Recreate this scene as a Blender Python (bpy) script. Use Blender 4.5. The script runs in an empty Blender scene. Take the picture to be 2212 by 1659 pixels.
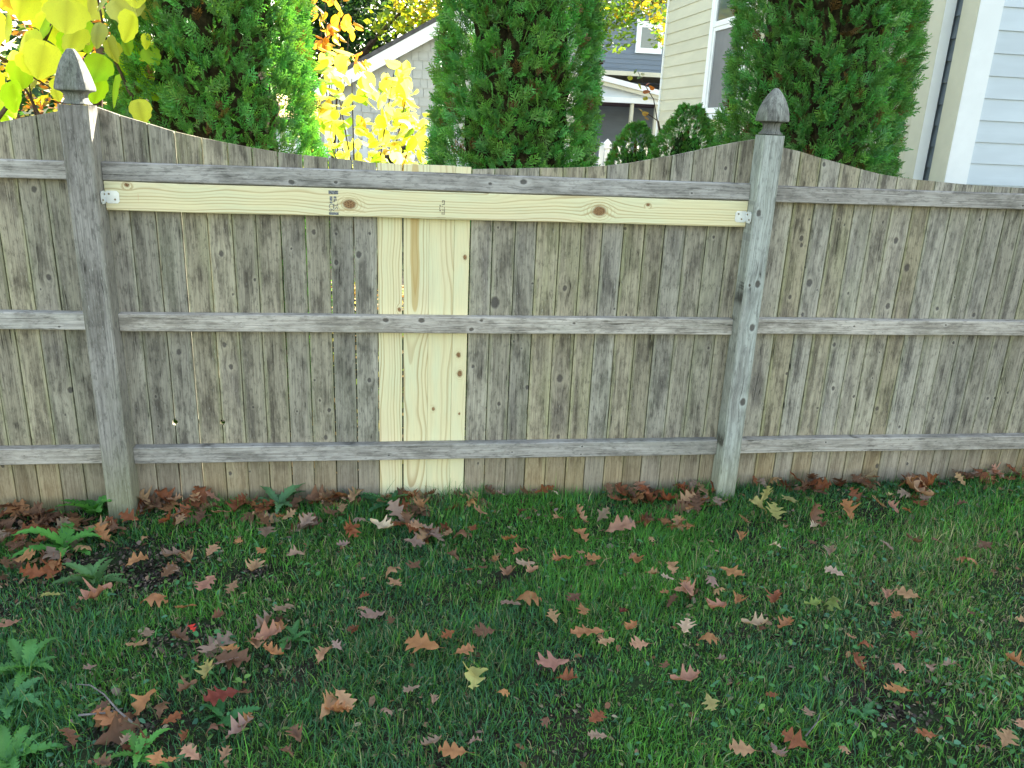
import bpy, math, random
import numpy as np
from mathutils import Matrix, Vector
random.seed(7); rng = np.random.default_rng(7)
SC = bpy.context.scene
COL = SC.collection
R = math.radians
# ------------------------------------------------------------------ camera
FPX = 1737.0
_d = np.array([-236, 5344, FPX]); _d /= np.linalg.norm(_d)
_x = np.array([11994, -36, FPX]); _x -= _d * _x.dot(_d); _x /= np.linalg.norm(_x)
_z = -_d; _y = np.cross(_z, _x)
RM = np.stack([_x, _y, _z])                 # rows: world axes in camera (x right, y down, z forward)
CAM = np.array([1.046, -2.962, 1.48])
cam_data = bpy.data.cameras.new('camera'); cam = bpy.data.objects.new('camera', cam_data); COL.objects.link(cam)
cam_data.sensor_width = 36; cam_data.lens = FPX / 2212 * 36
cam_data.clip_start = 0.05; cam_data.clip_end = 500
cx, cy, cz = RM @ np.array([1, 0, 0]), RM @ np.array([0, -1, 0]), RM @ np.array([0, 0, -1])
cam.matrix_world = Matrix(((cx[0], cy[0], cz[0], CAM[0]), (cx[1], cy[1], cz[1], CAM[1]), (cx[2], cy[2], cz[2], CAM[2]), (0, 0, 0, 1)))
SC.camera = cam
# ------------------------------------------------------------------ sky, sun, exposure
SUN_AZ, SUN_EL = 38.0, 35.0                 # azimuth from +Y (behind the fence) towards +X
w = bpy.data.worlds.new('World'); SC.world = w; w.use_nodes = True
nt = w.node_tree; bg = nt.nodes['Background']
sky = nt.nodes.new('ShaderNodeTexSky'); sky.sky_type = 'NISHITA'; sky.sun_disc = False
sky.sun_elevation = R(SUN_EL); sky.sun_rotation = R(SUN_AZ)
sky.dust_density = 1.2
wb = nt.nodes.new('ShaderNodeMix'); wb.data_type = 'RGBA'; wb.blend_type = 'MULTIPLY'; wb.inputs[0].default_value = 1
wb.inputs[7].default_value = (1.17, 1.0, .80, 1)      # the camera's white balance for open shade, the same over the whole sky
nt.links.new(sky.outputs[0], wb.inputs[6]); nt.links.new(wb.outputs[2], bg.inputs[0]); bg.inputs[1].default_value = 0.13
sl = bpy.data.lights.new('sun', 'SUN'); sl.energy = 5.0; sl.angle = R(0.5); sl.color = (1, .95, .86)
so = bpy.data.objects.new('sun', sl); COL.objects.link(so)
_sd = Vector((math.sin(R(SUN_AZ)) * math.cos(R(SUN_EL)), math.cos(R(SUN_AZ)) * math.cos(R(SUN_EL)), math.sin(R(SUN_EL))))
so.rotation_euler = _sd.to_track_quat('Z', 'Y').to_euler(); so.location = (0, 0, 12)
vs = SC.view_settings
vs.view_transform = 'Standard'; vs.look = 'None'; vs.gamma = 1; vs.use_curve_mapping = False
vs.exposure = 2.65

# ------------------------------------------------------------------ survey helpers (sight lines met with real planes)
def ray(px, py): return RM @ np.array([px - 1106, py - 829.5, FPX])
def hit_y(px, py, Y): v = ray(px, py); t = (Y - CAM[1]) / v[1]; return CAM + v * t
def hit_x(px, py, X): v = ray(px, py); t = (X - CAM[0]) / v[0]; return CAM + v * t
def hit_z(px, py, Z): v = ray(px, py); t = (Z - CAM[2]) / v[2]; return CAM + v * t
K = 2212 / 2592.0
def ground_z(x, y):
    base = 0.012 * np.clip(x, -6, 8) + 0.008 * np.sin(x * 2.1 + 1) * np.cos(y * 2.7) + 0.005 * np.sin(x * 5.3 + y * 4.1)
    return base

# ------------------------------------------------------------------ object helpers
def tag(o, label=None, cat=None, group=None, kind=None):
    if label: o['label'] = label
    if cat: o['category'] = cat
    if group: o['group'] = group
    if kind: o['kind'] = kind
    return o
def empty(name, loc=(0, 0, 0), rz=0.0, parent=None):
    o = bpy.data.objects.new(name, None); COL.objects.link(o); o.location = loc; o.rotation_euler = (0, 0, rz)
    o.empty_display_size = .1
    if parent: o.parent = parent
    return o
def mk(name, data, parent=None, loc=None, rot=None):
    o = bpy.data.objects.new(name, data); COL.objects.link(o)
    if parent: o.parent = parent
    if loc is not None: o.location = loc
    if rot is not None: o.rotation_euler = rot
    return o
def mesh(name, V, F, mat, smooth=False, mats=None, fm=None):
    me = bpy.data.meshes.new(name); me.from_pydata([tuple(v) for v in V], [], F); me.update()
    if mats:
        for m in mats: me.materials.append(m)
        me.polygons.foreach_set('material_index', fm)
    else: me.materials.append(mat)
    if smooth: me.polygons.foreach_set('use_smooth', [True] * len(F))
    return me
def fastmesh(name, V, F, mat, tint=None, smooth=False):
    """V (n,3), F (m,k) numpy; tint = per-vertex rgb"""
    me = bpy.data.meshes.new(name); n = len(V); m, k = F.shape
    me.vertices.add(n); me.vertices.foreach_set('co', V.astype(np.float32).ravel())
    me.loops.add(m * k); me.loops.foreach_set('vertex_index', F.astype(np.int32).ravel())
    me.polygons.add(m); me.polygons.foreach_set('loop_start', np.arange(0, m * k, k, dtype=np.int32))
    me.polygons.foreach_set('loop_total', np.full(m, k, dtype=np.int32))
    if smooth: me.polygons.foreach_set('use_smooth', np.ones(m, dtype=bool))
    me.update(calc_edges=True)
    if tint is not None:
        a = me.color_attributes.new('tint', 'FLOAT_COLOR', 'POINT')
        c = np.ones((n, 4), dtype=np.float32); c[:, :3] = tint; a.data.foreach_set('color', c.ravel())
    me.materials.append(mat); me.validate(); return me
def box_vf(x0, x1, y0, y1, z0, z1):
    V = [(x0, y0, z0), (x1, y0, z0), (x1, y1, z0), (x0, y1, z0), (x0, y0, z1), (x1, y0, z1), (x1, y1, z1), (x0, y1, z1)]
    F = [(0, 3, 2, 1), (4, 5, 6, 7), (0, 1, 5, 4), (1, 2, 6, 5), (2, 3, 7, 6), (3, 0, 4, 7)]
    return V, F
def box(name, b, mat, parent=None, bev=0.0, loc=None, rot=None):
    V, F = box_vf(*b); me = mesh(name, V, F, mat); o = mk(name, me, parent, loc, rot)
    if bev: m = o.modifiers.new('bevel', 'BEVEL'); m.width = bev; m.segments = 2
    return o
def tube_vf(pts, radii, n=6, V=None, F=None):
    V = [] if V is None else V; F = [] if F is None else F
    pts = [Vector(p) for p in pts]; base = len(V)
    for i, p in enumerate(pts):
        t = (pts[min(i + 1, len(pts) - 1)] - pts[max(i - 1, 0)]).normalized()
        a = t.cross(Vector((.3, .2, 1)) if abs(t.z) < .95 else Vector((1, 0, 0))).normalized(); b = t.cross(a)
        for k in range(n):
            g = 2 * math.pi * k / n; V.append(tuple(p + (a * math.cos(g) + b * math.sin(g)) * radii[i]))
    for i in range(len(pts) - 1):
        for k in range(n):
            F.append((base + i * n + k, base + i * n + (k + 1) % n, base + (i + 1) * n + (k + 1) % n, base + (i + 1) * n + k))
    F.append(tuple(base + k for k in range(n))[::-1]); F.append(tuple(base + (len(pts) - 1) * n + k for k in range(n)))
    return V, F

# ------------------------------------------------------------------ node helper
class G:
    def __init__(s, name):
        s.m = bpy.data.materials.new(name); s.m.use_nodes = True; s.t = s.m.node_tree
        s.b = s.t.nodes['Principled BSDF']; s.out = s.t.nodes['Material Output']
    def n(s, ty, **kw):
        q = s.t.nodes.new(ty)
        for k, v in kw.items(): setattr(q, k, v)
        return q
    def put(s, sock, v):
        if isinstance(v, bpy.types.NodeSocket): s.t.links.new(v, sock)
        elif v is not None: sock.default_value = v
    def M(s, op, a, b=None, c=None, clamp=False):
        q = s.n('ShaderNodeMath', operation=op, use_clamp=clamp)
        for i, v in enumerate((a, b, c)):
            if v is not None: s.put(q.inputs[i], v)
        return q.outputs[0]
    def mix(s, f, a, b, mode='MIX'):
        q = s.n('ShaderNodeMix', data_type='RGBA', blend_type=mode); s.put(q.inputs[0], f)
        for sk, v in ((q.inputs[6], a), (q.inputs[7], b)):
            if isinstance(v, tuple): v = (*v[:3], 1)
            s.put(sk, v)
        return q.outputs[2]
    def xyz(s, x, y, z):
        q = s.n('ShaderNodeCombineXYZ')
        for i, v in enumerate((x, y, z)): s.put(q.inputs[i], v)
        return q.outputs[0]
    def noise(s, vec, scale=1.0, detail=3.0, rough=.55, dist=0.0):
        q = s.n('ShaderNodeTexNoise'); s.put(q.inputs['Vector'], vec); q.inputs['Scale'].default_value = scale
        q.inputs['Detail'].default_value = detail; q.inputs['Roughness'].default_value = rough; q.inputs['Distortion'].default_value = dist
        return q.outputs[0]
    def ss(s, v, a, b):
        q = s.n('ShaderNodeMapRange', interpolation_type='SMOOTHSTEP'); s.put(q.inputs[0], v)
        s.put(q.inputs[1], a); s.put(q.inputs[2], b); return q.outputs[0]
    def oc(s, kind='Object'):
        q = s.n('ShaderNodeTexCoord'); sp = s.n('ShaderNodeSeparateXYZ'); s.t.links.new(q.outputs[kind], sp.inputs[0])
        return sp.outputs[0], sp.outputs[1], sp.outputs[2], q.outputs[kind]
    def attr(s, name, ty='OBJECT', out=2): 
        q = s.n('ShaderNodeAttribute', attribute_type=ty, attribute_name=name); return q.outputs[out] if out is not None else q
    def rnd(s): return s.n('ShaderNodeObjectInfo').outputs['Random']
    def bump(s, h, st=.3, d=.002):
        q = s.n('ShaderNodeBump'); q.inputs['Strength'].default_value = st; q.inputs['Distance'].default_value = d
        s.put(q.inputs['Height'], h); s.t.links.new(q.outputs[0], s.b.inputs['Normal'])
    def fin(s, col, rough=.8, spec=.3):
        s.put(s.b.inputs['Base Color'], col if not isinstance(col, tuple) else (*col[:3], 1)); s.put(s.b.inputs['Roughness'], rough)
        s.b.inputs['Specular IOR Level'].default_value = spec; return s.m

def knots(g, x, z, nk, sx=1.0):
    wn = g.noise(g.xyz(g.M('MULTIPLY', x, 120.0), 3.0, g.M('MULTIPLY', z, 90.0)), 1, 2, .6); xj = g.M('ADD', x, g.M('MULTIPLY_ADD', wn, .008, -.004))
    """returns warped x, knot mask, ring mask from the object's knot list k1..kn (x, z, radius)"""
    mask = None; halo = None; xw = x
    for i in range(nk):
        sp = g.n('ShaderNodeSeparateXYZ'); a = g.n('ShaderNodeAttribute', attribute_type='OBJECT', attribute_name='k%d' % (i + 1))
        g.t.links.new(a.outputs['Vector'], sp.inputs[0]); kx, kz, ks = sp.outputs
        dx = g.M('SUBTRACT', xj, kx); dz = g.M('MULTIPLY', g.M('SUBTRACT', z, kz), .72)
        d = g.M('SQRT', g.M('ADD', g.M('MULTIPLY', dx, dx), g.M('MULTIPLY', dz, dz)))
        k = g.M('DIVIDE', g.M('SUBTRACT', ks, d), g.M('MULTIPLY_ADD', ks, .35, .0004), clamp=True)
        h = g.M('DIVIDE', g.M('SUBTRACT', g.M('MULTIPLY', ks, 2.3), d), g.M('MULTIPLY_ADD', ks, 1.3, .0004), clamp=True)
        wv = g.M('DIVIDE', g.M('SUBTRACT', g.M('MULTIPLY', ks, 5.0), d), g.M('MULTIPLY_ADD', ks, 5.0, .0004), clamp=True)
        wv = g.M('MULTIPLY', g.M('MULTIPLY', wv, wv), dx)
        xw = g.M('SUBTRACT', xw, g.M('MULTIPLY', wv, .85))
        mask = k if mask is None else g.M('MAXIMUM', mask, k); halo = h if halo is None else g.M('MAXIMUM', halo, h)
    return xw, mask, halo

def wood_old(name, light, dark, algae, edge=1.0, ring=0.0, low=(.35, .255, .15), lowamt=.95, nk=5):
    g = G(name); x, y, z, v = g.oc(); r = g.rnd(); sd = g.M('MULTIPLY', r, 57.0)
    xw, km, kh = knots(g, x, z, nk)
    yy = g.M('MULTIPLY', y, 40.0)
    fine = g.noise(g.xyz(g.M('MULTIPLY', xw, 240.0), g.M('MULTIPLY', y, 240.0), g.M('MULTIPLY_ADD', z, 5.0, sd)), 1, 4, .65)
    blot = g.noise(g.xyz(g.M('MULTIPLY', xw, 16.0), g.M('MULTIPLY', y, 8.0), g.M('MULTIPLY_ADD', z, 5.5, sd)), 1, 5, .62)
    big = g.noise(g.xyz(g.M('MULTIPLY_ADD', xw, 34.0, sd), 2.0, g.M('MULTIPLY', z, 1.1)), 1, 3, .5)
    streak = g.noise(g.xyz(g.M('MULTIPLY_ADD', xw, 95.0, sd), yy, g.M('MULTIPLY', z, 4.0)), 1, 3, .6)
    hw = g.attr('hw'); u = g.M('DIVIDE', g.M('ABSOLUTE', x), g.M('MAXIMUM', hw, .01))
    centre = g.M('SUBTRACT', 1.0, g.M('POWER', g.M('MINIMUM', u, 1.0), 1.6))
    dk = g.M('ADD', g.ss(blot, .40, .64), g.M('MULTIPLY', centre, .25 * edge))
    dk = g.M('MULTIPLY', dk, g.ss(big, .25, .62), clamp=True)
    col = g.mix(dk, light, dark)
    col = g.mix(g.M('MULTIPLY', g.ss(streak, .45, .75), .42), col, tuple(c * .52 for c in dark))
    e = g.ss(g.M('ADD', u, g.M('MULTIPLY_ADD', blot, .9, -.45)), .62, 1.02)
    col = g.mix(g.M('MULTIPLY', e, .62 * edge), col, algae)
    # algae patches away from the edges
    al = g.noise(g.xyz(g.M('MULTIPLY_ADD', x, 9.0, sd), 5.0, g.M('MULTIPLY', z, 1.7)), 1, 2, .5)
    col = g.mix(g.M('MULTIPLY', g.ss(al, .50, .75), .45), col, tuple(c * .82 for c in algae))
    # pinkish grey zones
    pk = g.noise(g.xyz(g.M('MULTIPLY', x, 7.0), g.M('ADD', sd, 9.0), g.M('MULTIPLY', z, 2.1)), 1, 2, .5)
    col = g.mix(g.M('MULTIPLY', g.ss(pk, .5, .72), .35), col, (.27, .235, .205))
    mt = g.noise(g.xyz(g.M('MULTIPLY_ADD', xw, 75.0, sd), g.M('MULTIPLY', y, 75.0), g.M('MULTIPLY', z, 26.0)), 1, 5, .72)
    col = g.mix(g.M('MULTIPLY', g.ss(mt, .50, .64), .55), col, tuple(c * .55 for c in dark)); col = g.mix(g.M('MULTIPLY', g.ss(mt, .46, .32), .30), col, tuple(min(1, c * 1.22) for c in light))
    ck = g.noise(g.xyz(g.M('MULTIPLY_ADD', xw, 85.0, sd), g.M('ADD', sd, 2.0), g.M('MULTIPLY', z, 1.5)), 1, 1, .4)
    ckm = g.M('MULTIPLY', g.ss(g.M('ABSOLUTE', g.M('SUBTRACT', ck, .5)), .016, .004), g.ss(blot, .44, .60))
    col = g.mix(g.M('MULTIPLY', ckm, .8), col, (.035, .03, .022))
    # lifted pale fibres
    fl = g.noise(g.xyz(g.M('MULTIPLY_ADD', xw, 420.0, sd), g.M('MULTIPLY', y, 300.0), g.M('MULTIPLY', z, 42.0)), 1, 2, .5)
    flm = g.M('MULTIPLY', g.ss(fl, .645, .72), g.ss(blot, .42, .6))
    col = g.mix(g.M('MULTIPLY', flm, .75), col, (.52, .50, .44))
    if ring:
        wob = g.noise(g.xyz(g.M('MULTIPLY', x, 5.0), 1.0, g.M('MULTIPLY_ADD', z, 1.3, sd)), 1, 2, .5)
        q = g.M('SQRT', g.M('ADD', g.M('MULTIPLY', xw, xw), g.M('POWER', g.M('MULTIPLY_ADD', wob, .09, -.02), 2.0)))
        fr = g.M('FRACT', g.M('MULTIPLY', q, 95.0)); ln = g.ss(fr, .70, .95)
        col = g.mix(g.M('MULTIPLY', ln, ring), col, tuple(c * .55 for c in light))
    # earth and damp near the ground
    lowf = g.ss(g.M('ADD', z, g.M('MULTIPLY_ADD', blot, .12, -.06)), .34, .05)
    col = g.mix(g.M('MULTIPLY', lowf, .62 * lowamt), col, low)
    col = g.mix(g.M('MULTIPLY', g.ss(g.M('ADD', z, g.M('MULTIPLY', big, .06)), .115, .04), .55 * lowamt), col, (.10, .105, .04))
    gr = g.M('MULTIPLY_ADD', fine, .9, .55); col = g.mix(1.0, col, g.n('ShaderNodeCombineColor').outputs[0], 'MULTIPLY') if False else g.mix(g.ss(fine, .62, .30), col, g.mix(1.0, col, (.62, .61, .60), 'MULTIPLY'))
    col = g.mix(g.M('MULTIPLY', g.M('MULTIPLY', g.M('SUBTRACT', kh, km), g.ss(blot, .35, .65)), .45), col, tuple(min(1, c * 1.15) for c in light))
    kn = g.noise(g.xyz(g.M('MULTIPLY', x, 300.0), 1.0, g.M('MULTIPLY', z, 300.0)), 1, 2, .6)
    col = g.mix(g.M('MULTIPLY', km, .9), col, g.mix(kn, (.03, .025, .02), (.16, .14, .12)))
    # per board value
    val = g.M('MULTIPLY_ADD', r, .34, .80)
    hs = g.n('ShaderNodeHueSaturation'); g.put(hs.inputs['Color'], col); g.put(hs.inputs['Value'], val)
    g.put(hs.inputs['Saturation'], g.M('MULTIPLY_ADD', g.M('FRACT', g.M('MULTIPLY', r, 7.3)), .5, .75))
    h = g.M('ADD', g.M('MULTIPLY', fine, 1.0), g.M('MULTIPLY', km, -1.5)); h = g.M('ADD', h, g.M('MULTIPLY', streak, -1.1))
    g.bump(h, .55, .0016)
    return g.fin(hs.outputs[0], .88, .15)

def wood_new(name, nk=4):
    g = G(name); x, y, z, v = g.oc(); r = g.rnd(); sd = g.M('MULTIPLY', r, 31.0); x0_ = x; x = g.M('MULTIPLY_ADD', g.noise(g.xyz(g.M('MULTIPLY', x, 14.0), 7.0, g.M('MULTIPLY_ADD', z, 7.0, sd)), 1, 3, .6), .006, g.M('SUBTRACT', x, .003))
    xw, km, kh = knots(g, x, z, nk)
    px = g.M('SUBTRACT', xw, g.attr('rx'))
    wob = g.noise(g.xyz(g.M('MULTIPLY', x, 3.0), 3.0, g.M('MULTIPLY_ADD', z, 1.6, sd)), 1, 2, .5)
    dep = g.M('ADD', g.attr('rd'), g.M('ADD', g.M('MULTIPLY', z, g.attr('rt')), g.M('MULTIPLY_ADD', wob, .16, -.08)))
    q = g.M('SQRT', g.M('ADD', g.M('MULTIPLY', px, px), g.M('MULTIPLY', dep, dep)))
    q = g.M('ADD', q, g.M('MULTIPLY', kh, .010))
    ph = g.M('MULTIPLY', q, g.attr('rf')); fr = g.M('FRACT', ph)
    ln = g.M('MULTIPLY', g.ss(fr, .45, .88), g.ss(fr, 1.0, .93))
    idn = g.noise(g.xyz(g.M('FLOOR', ph), sd, 0.0), 1.7, 0, .5)
    ln = g.M('MULTIPLY', ln, g.ss(g.M('ADD', idn, g.attr('ga')), .42, .66))
    mot = g.noise(g.xyz(g.M('MULTIPLY', x, 18.0), sd, g.M('MULTIPLY', z, 4.0)), 1, 3, .5)
    base = g.mix(g.ss(mot, .35, .7), (.76, .67, .40), (.71, .68, .43))
    pinkn = g.noise(g.xyz(g.M('MULTIPLY', x, 9.0), g.M('ADD', sd, 4.0), g.M('MULTIPLY', z, 2.5)), 1, 2, .5)
    base = g.mix(g.M('MULTIPLY', g.ss(pinkn, .5, .75), .5), base, (.74, .62, .40))
    col = g.mix(g.M('MULTIPLY', g.M('MULTIPLY', ln, g.M('MULTIPLY_ADD', mot, .9, .35)), .8), base, (.38, .23, .09))
    heart = g.M('MULTIPLY', g.ss(g.M('SUBTRACT', g.attr('hq'), q), -.0015, .0015), g.M('GREATER_THAN', g.attr('hq'), .0005))
    col = g.mix(g.M('MULTIPLY', heart, .72), col, (.50, .33, .11))
    fine = g.noise(g.xyz(g.M('MULTIPLY', x, 330.0), g.M('MULTIPLY', y, 300.0), g.M('MULTIPLY_ADD', z, 8.0, sd)), 1, 3, .6)
    col = g.mix(g.M('MULTIPLY', g.ss(fine, .6, .3), .22), col, (.45, .38, .20))
    ringk = g.M('MULTIPLY', g.M('SUBTRACT', kh, km), 1.0, clamp=True)
    col = g.mix(g.M('MULTIPLY', g.ss(g.M('FRACT', g.M('MULTIPLY', kh, 3.0)), .6, .95), g.M('MULTIPLY', ringk, .7)), col, (.42, .26, .10))
    kn = g.noise(g.xyz(g.M('MULTIPLY', x, 260.0), 1.0, g.M('MULTIPLY', z, 260.0)), 1, 2, .6)
    col = g.mix(km, col, g.mix(g.ss(kn, .35, .65), (.12, .06, .025), (.36, .20, .09)))
    g.bump(g.M('ADD', fine, g.M('MULTIPLY', ln, -.4)), .25, .001)
    return g.fin(col, .75, .25)

def simple(name, c, rough=.7, var=.12, scale=6.0, spec=.3, metal=0.0, bump=0.0):
    g = G(name); x, y, z, v = g.oc(); n = g.noise(v, scale, 5, .6); n2 = g.noise(v, scale * 9, 3, .6)
    col = g.mix(g.ss(n, .35, .7), tuple(a * (1 - var) for a in c), tuple(min(1, a * (1 + var)) for a in c))
    col = g.mix(g.M('MULTIPLY', g.ss(n2, .55, .75), var), col, tuple(a * .6 for a in c))
    g.b.inputs['Metallic'].default_value = metal
    if bump: g.bump(n2, bump, .002)
    return g.fin(col, rough, spec)
def siding(name, c):
    """painted clapboard: faint wood grain along the board, slight grime and value change from board to board"""
    g = G(name); x, y, z, v = g.oc(); r = g.rnd()
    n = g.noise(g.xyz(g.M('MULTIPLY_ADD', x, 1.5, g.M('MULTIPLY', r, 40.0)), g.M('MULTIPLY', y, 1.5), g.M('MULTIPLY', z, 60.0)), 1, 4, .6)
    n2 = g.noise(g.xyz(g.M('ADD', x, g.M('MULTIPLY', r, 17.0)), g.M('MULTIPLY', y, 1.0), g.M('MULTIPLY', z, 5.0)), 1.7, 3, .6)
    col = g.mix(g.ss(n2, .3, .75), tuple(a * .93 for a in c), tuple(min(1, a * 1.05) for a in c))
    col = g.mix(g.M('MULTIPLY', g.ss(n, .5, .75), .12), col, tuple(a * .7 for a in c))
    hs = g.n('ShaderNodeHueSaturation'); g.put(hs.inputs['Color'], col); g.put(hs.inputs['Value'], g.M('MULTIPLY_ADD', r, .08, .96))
    g.bump(n, .25, .001); return g.fin(hs.outputs[0], .55, .35)
def foliage(name, trans=.35, rough=.55, tsat=(1.3, 1.25, .6), use_obj=False, vein=False, spec=.3):
    """leaf colour from the 'tint' vertex attribute (or the object's 'tint' property), part diffuse, part translucent"""
    g = G(name)
    a = g.n('ShaderNodeAttribute', attribute_type='OBJECT' if use_obj else 'GEOMETRY', attribute_name='tint')
    col = a.outputs['Color']
    x, y, z, v = g.oc()
    n = g.noise(v, 40 if not use_obj else 55, 3, .6)
    col = g.mix(g.M('MULTIPLY', g.ss(n, .45, .75), .35), col, g.mix(1.0, col, (.62, .60, .55), 'MULTIPLY'))
    if vein:
        vv = g.attr('vein', 'GEOMETRY', 2); col = g.mix(g.M('MULTIPLY', vv, .45), col, g.mix(1.0, col, (.55, .5, .45), 'MULTIPLY'))
        sp = g.noise(v, 150, 2, .5); col = g.mix(g.M('MULTIPLY', g.ss(sp, .66, .72), .6), col, (.05, .03, .02))
    g.fin(col, rough, spec)
    tr = g.n('ShaderNodeBsdfTranslucent'); g.t.links.new(g.mix(1.0, col, tsat, 'MULTIPLY'), tr.inputs[0])
    mx = g.n('ShaderNodeMixShader'); mx.inputs[0].default_value = trans
    g.t.links.new(g.b.outputs[0], mx.inputs[1]); g.t.links.new(tr.outputs[0], mx.inputs[2]); g.t.links.new(mx.outputs[0], g.out.inputs[0])
    return g.m
def glass(name, c=(.10, .12, .12)):
    g = G(name); g.b.inputs['Roughness'].default_value = .06
    return g.fin(c, .06, .9)

M_PICK = wood_old('weathered_picket', (.45, .40, .295), (.165, .143, .108), (.40, .39, .235))
M_RAIL = wood_old('weathered_rail', (.56, .51, .45), (.30, .27, .23), (.34, .335, .26), edge=.3, ring=.28, lowamt=0)
M_POSTL = wood_old('weathered_post', (.38, .34, .29), (.19, .168, .135), (.30, .30, .18), edge=.5, ring=.3, low=(.30, .30, .12), lowamt=.9)
M_POSTR = wood_old('pale_post', (.50, .515, .46), (.33, .335, .30), (.36, .40, .27), edge=.5, ring=.55, low=(.34, .33, .19), lowamt=.8)
M_NEW = wood_new('new_pine')
M_ZINC = simple('zinc', (.72, .74, .74), .38, .08, 40, .5, .6)
M_SCREW = simple('screw', (.22, .17, .10), .5, .2, 60, .4, .5)
M_INK = simple('stamp_ink', (.20, .20, .20), .8, .6, 160)
M_INK2 = simple('stamp_ink_brown', (.20, .16, .12), .8, .5, 110)
M_CHALK = simple('red_chalk', (.62, .32, .2), .9, .2, 110)
M_BEIGE = siding('beige_siding', (.56, .53, .38))
M_SLATE_AND_SHADE = siding('slate_and_shaded_siding', (.17, .20, .235))  # slate paint on the porch house, painted shade on the blue house's side
M_PALE = siding('pale_blue_siding', (.58, .63, .66))
M_TRIMW = simple('white_trim', (.87, .87, .85), .5, .04, 3, .35)
M_TRIMB_AND_SHADE = simple('cream_and_shaded_white_trim', (.62, .59, .45), .5, .05, 3, .35)  # cream porch trim, also painted shade on the white corner boards
M_GREY = siding('grey_wall', (.36, .37, .34))
M_SHING = siding('grey_shingle', (.42, .43, .39))
M_ROOF = simple('roof_shingle', (.10, .095, .09), .9, .3, 12)
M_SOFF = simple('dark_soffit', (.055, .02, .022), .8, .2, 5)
M_GLASS = glass('window_glass')
M_WHITE = simple('white_vinyl', (.82, .82, .82), .45, .03, 5, .4)
M_DARKM = simple('dark_metal', (.03, .03, .035), .45, .2, 20, .5, .3)
M_BARK = simple('bark', (.10, .07, .05), .95, .45, 14, .1, 0, .6)
M_BARKO = simple('brown_bark', (.15, .075, .03), .95, .5, 14, .1, 0, .6)
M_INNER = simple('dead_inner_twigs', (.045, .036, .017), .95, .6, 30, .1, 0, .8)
M_GREENIN = simple('green_inner_twigs', (.03, .06, .02), .95, .5, 30, .1)  # dark green core of the small arborvitae
M_ARB = foliage('arborvitae_foliage', .28, .42, (1.2, 1.3, .5), spec=.45)
M_TREE = foliage('tree_leaves', .45, .5, (1.5, 1.3, .4))
M_YEL = foliage('yellow_leaf', .62, .5, (1.25, 1.25, .45), use_obj=True, vein=True)
M_GRASS = foliage('grass_blades', .25, .6, (1.3, 1.3, .5), spec=.2)
M_OAK = foliage('oak_leaf', .15, .62, (1.4, 1.0, .6), use_obj=True, vein=True, spec=.3)
M_LIT = foliage('leaf_crumbs', .12, .7, (1.4, 1.0, .6))
M_WEED = foliage('weed_leaf', .3, .5, (1.2, 1.3, .5), use_obj=True)
M_TWIG = simple('grey_twig', (.17, .15, .14), .9, .3, 60)

# ------------------------------------------------------------------ ground: one sheet to the horizon
def build_ground():
    xs = np.concatenate([[-250, -90, -35, -14, -8], np.linspace(-4, 7, 111), [9, 15, 36, 90, 250]])
    ys = np.concatenate([[-200, -70, -25, -9], np.linspace(-4, 2, 61), [3, 5, 9, 16, 30, 60, 120, 280]])
    X, Y = np.meshgrid(xs, ys); near = np.exp(-((X - 1.5) ** 2 / 60 + (Y + 1) ** 2 / 40))
    Z = ground_z(X, Y) + near * .006 * rng.standard_normal(X.shape)
    V = np.stack([X.ravel(), Y.ravel(), Z.ravel()], 1); nx = len(xs); ny = len(ys)
    i, j = np.meshgrid(np.arange(nx - 1), np.arange(ny - 1)); a = (j * nx + i).ravel()
    F = np.stack([a, a + 1, a + nx + 1, a + nx], 1)
    g = G('soil'); x, y, z, v = g.oc()
    n = g.noise(v, 3.2, 6, .6); n2 = g.noise(v, 70, 5, .7); n3 = g.noise(v, 240, 3, .6)
    col = g.mix(g.ss(n2, .35, .7), (.020, .016, .013), (.060, .047, .036))
    col = g.mix(g.ss(n, .38, .6), col, g.mix(n2, (.018, .032, .012), (.045, .075, .028)))
    col = g.mix(g.M('MULTIPLY', g.ss(n3, .66, .74), .7), col, (.20, .17, .13))
    g.bump(n2, 1.0, .02)
    m = g.fin(col, .95, .1)
    tag(mk('lawn_ground', fastmesh('lawn_ground', V, F, m, smooth=True)), 'lawn soil sheet', None, None, 'structure')
build_ground()

# ------------------------------------------------------------------ the wooden fence
FENCE = empty('wooden_fence', (1.2, 0, 0))
tag(FENCE, 'weathered grey wooden picket fence with scalloped top and a patch of new pine boards', 'fence')
FENCE_INV = Vector((-1.2, 0, 0))
def fpart(name, me, loc, rot=(0, 0, 0), parent=None):
    o = mk(name, me, parent or FENCE); o.location = Vector(loc) + (FENCE_INV if parent is None else Vector((0, 0, 0))); o.rotation_euler = rot; return o
prof_px = [(208, 231), (270, 253), (316, 266), (372, 283.5), (430, 297), (488, 308.5), (542, 319), (598, 328.5), (652, 335), (706, 341), (760, 346), (806, 351),
    (812, 352.5), (981, 359.7), (1016, 361), (1019, 366), (1096, 364.6), (1161, 363), (1217, 363), (1263, 361.7), (1312, 358.4), (1361, 352.5), (1407, 344.3), (1456, 335.5), (1502, 326),
    (1550, 315.5), (1597, 306.4), (1628, 300.9)]
prof = [hit_y(a, b, 0) for a, b in prof_px]; PX = np.array([p[0] for p in prof]); PZ = np.array([p[2] for p in prof])
profR_px = [(1699, 315.5), (1735, 329), (1775, 341.6), (1818.7, 353.3), (1860, 365.3), (1897, 375), (1920, 379.8), (1942, 382.7), (1989, 388.9), (2040, 393.6), (2095, 399.8), (2206, 406)]
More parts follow.
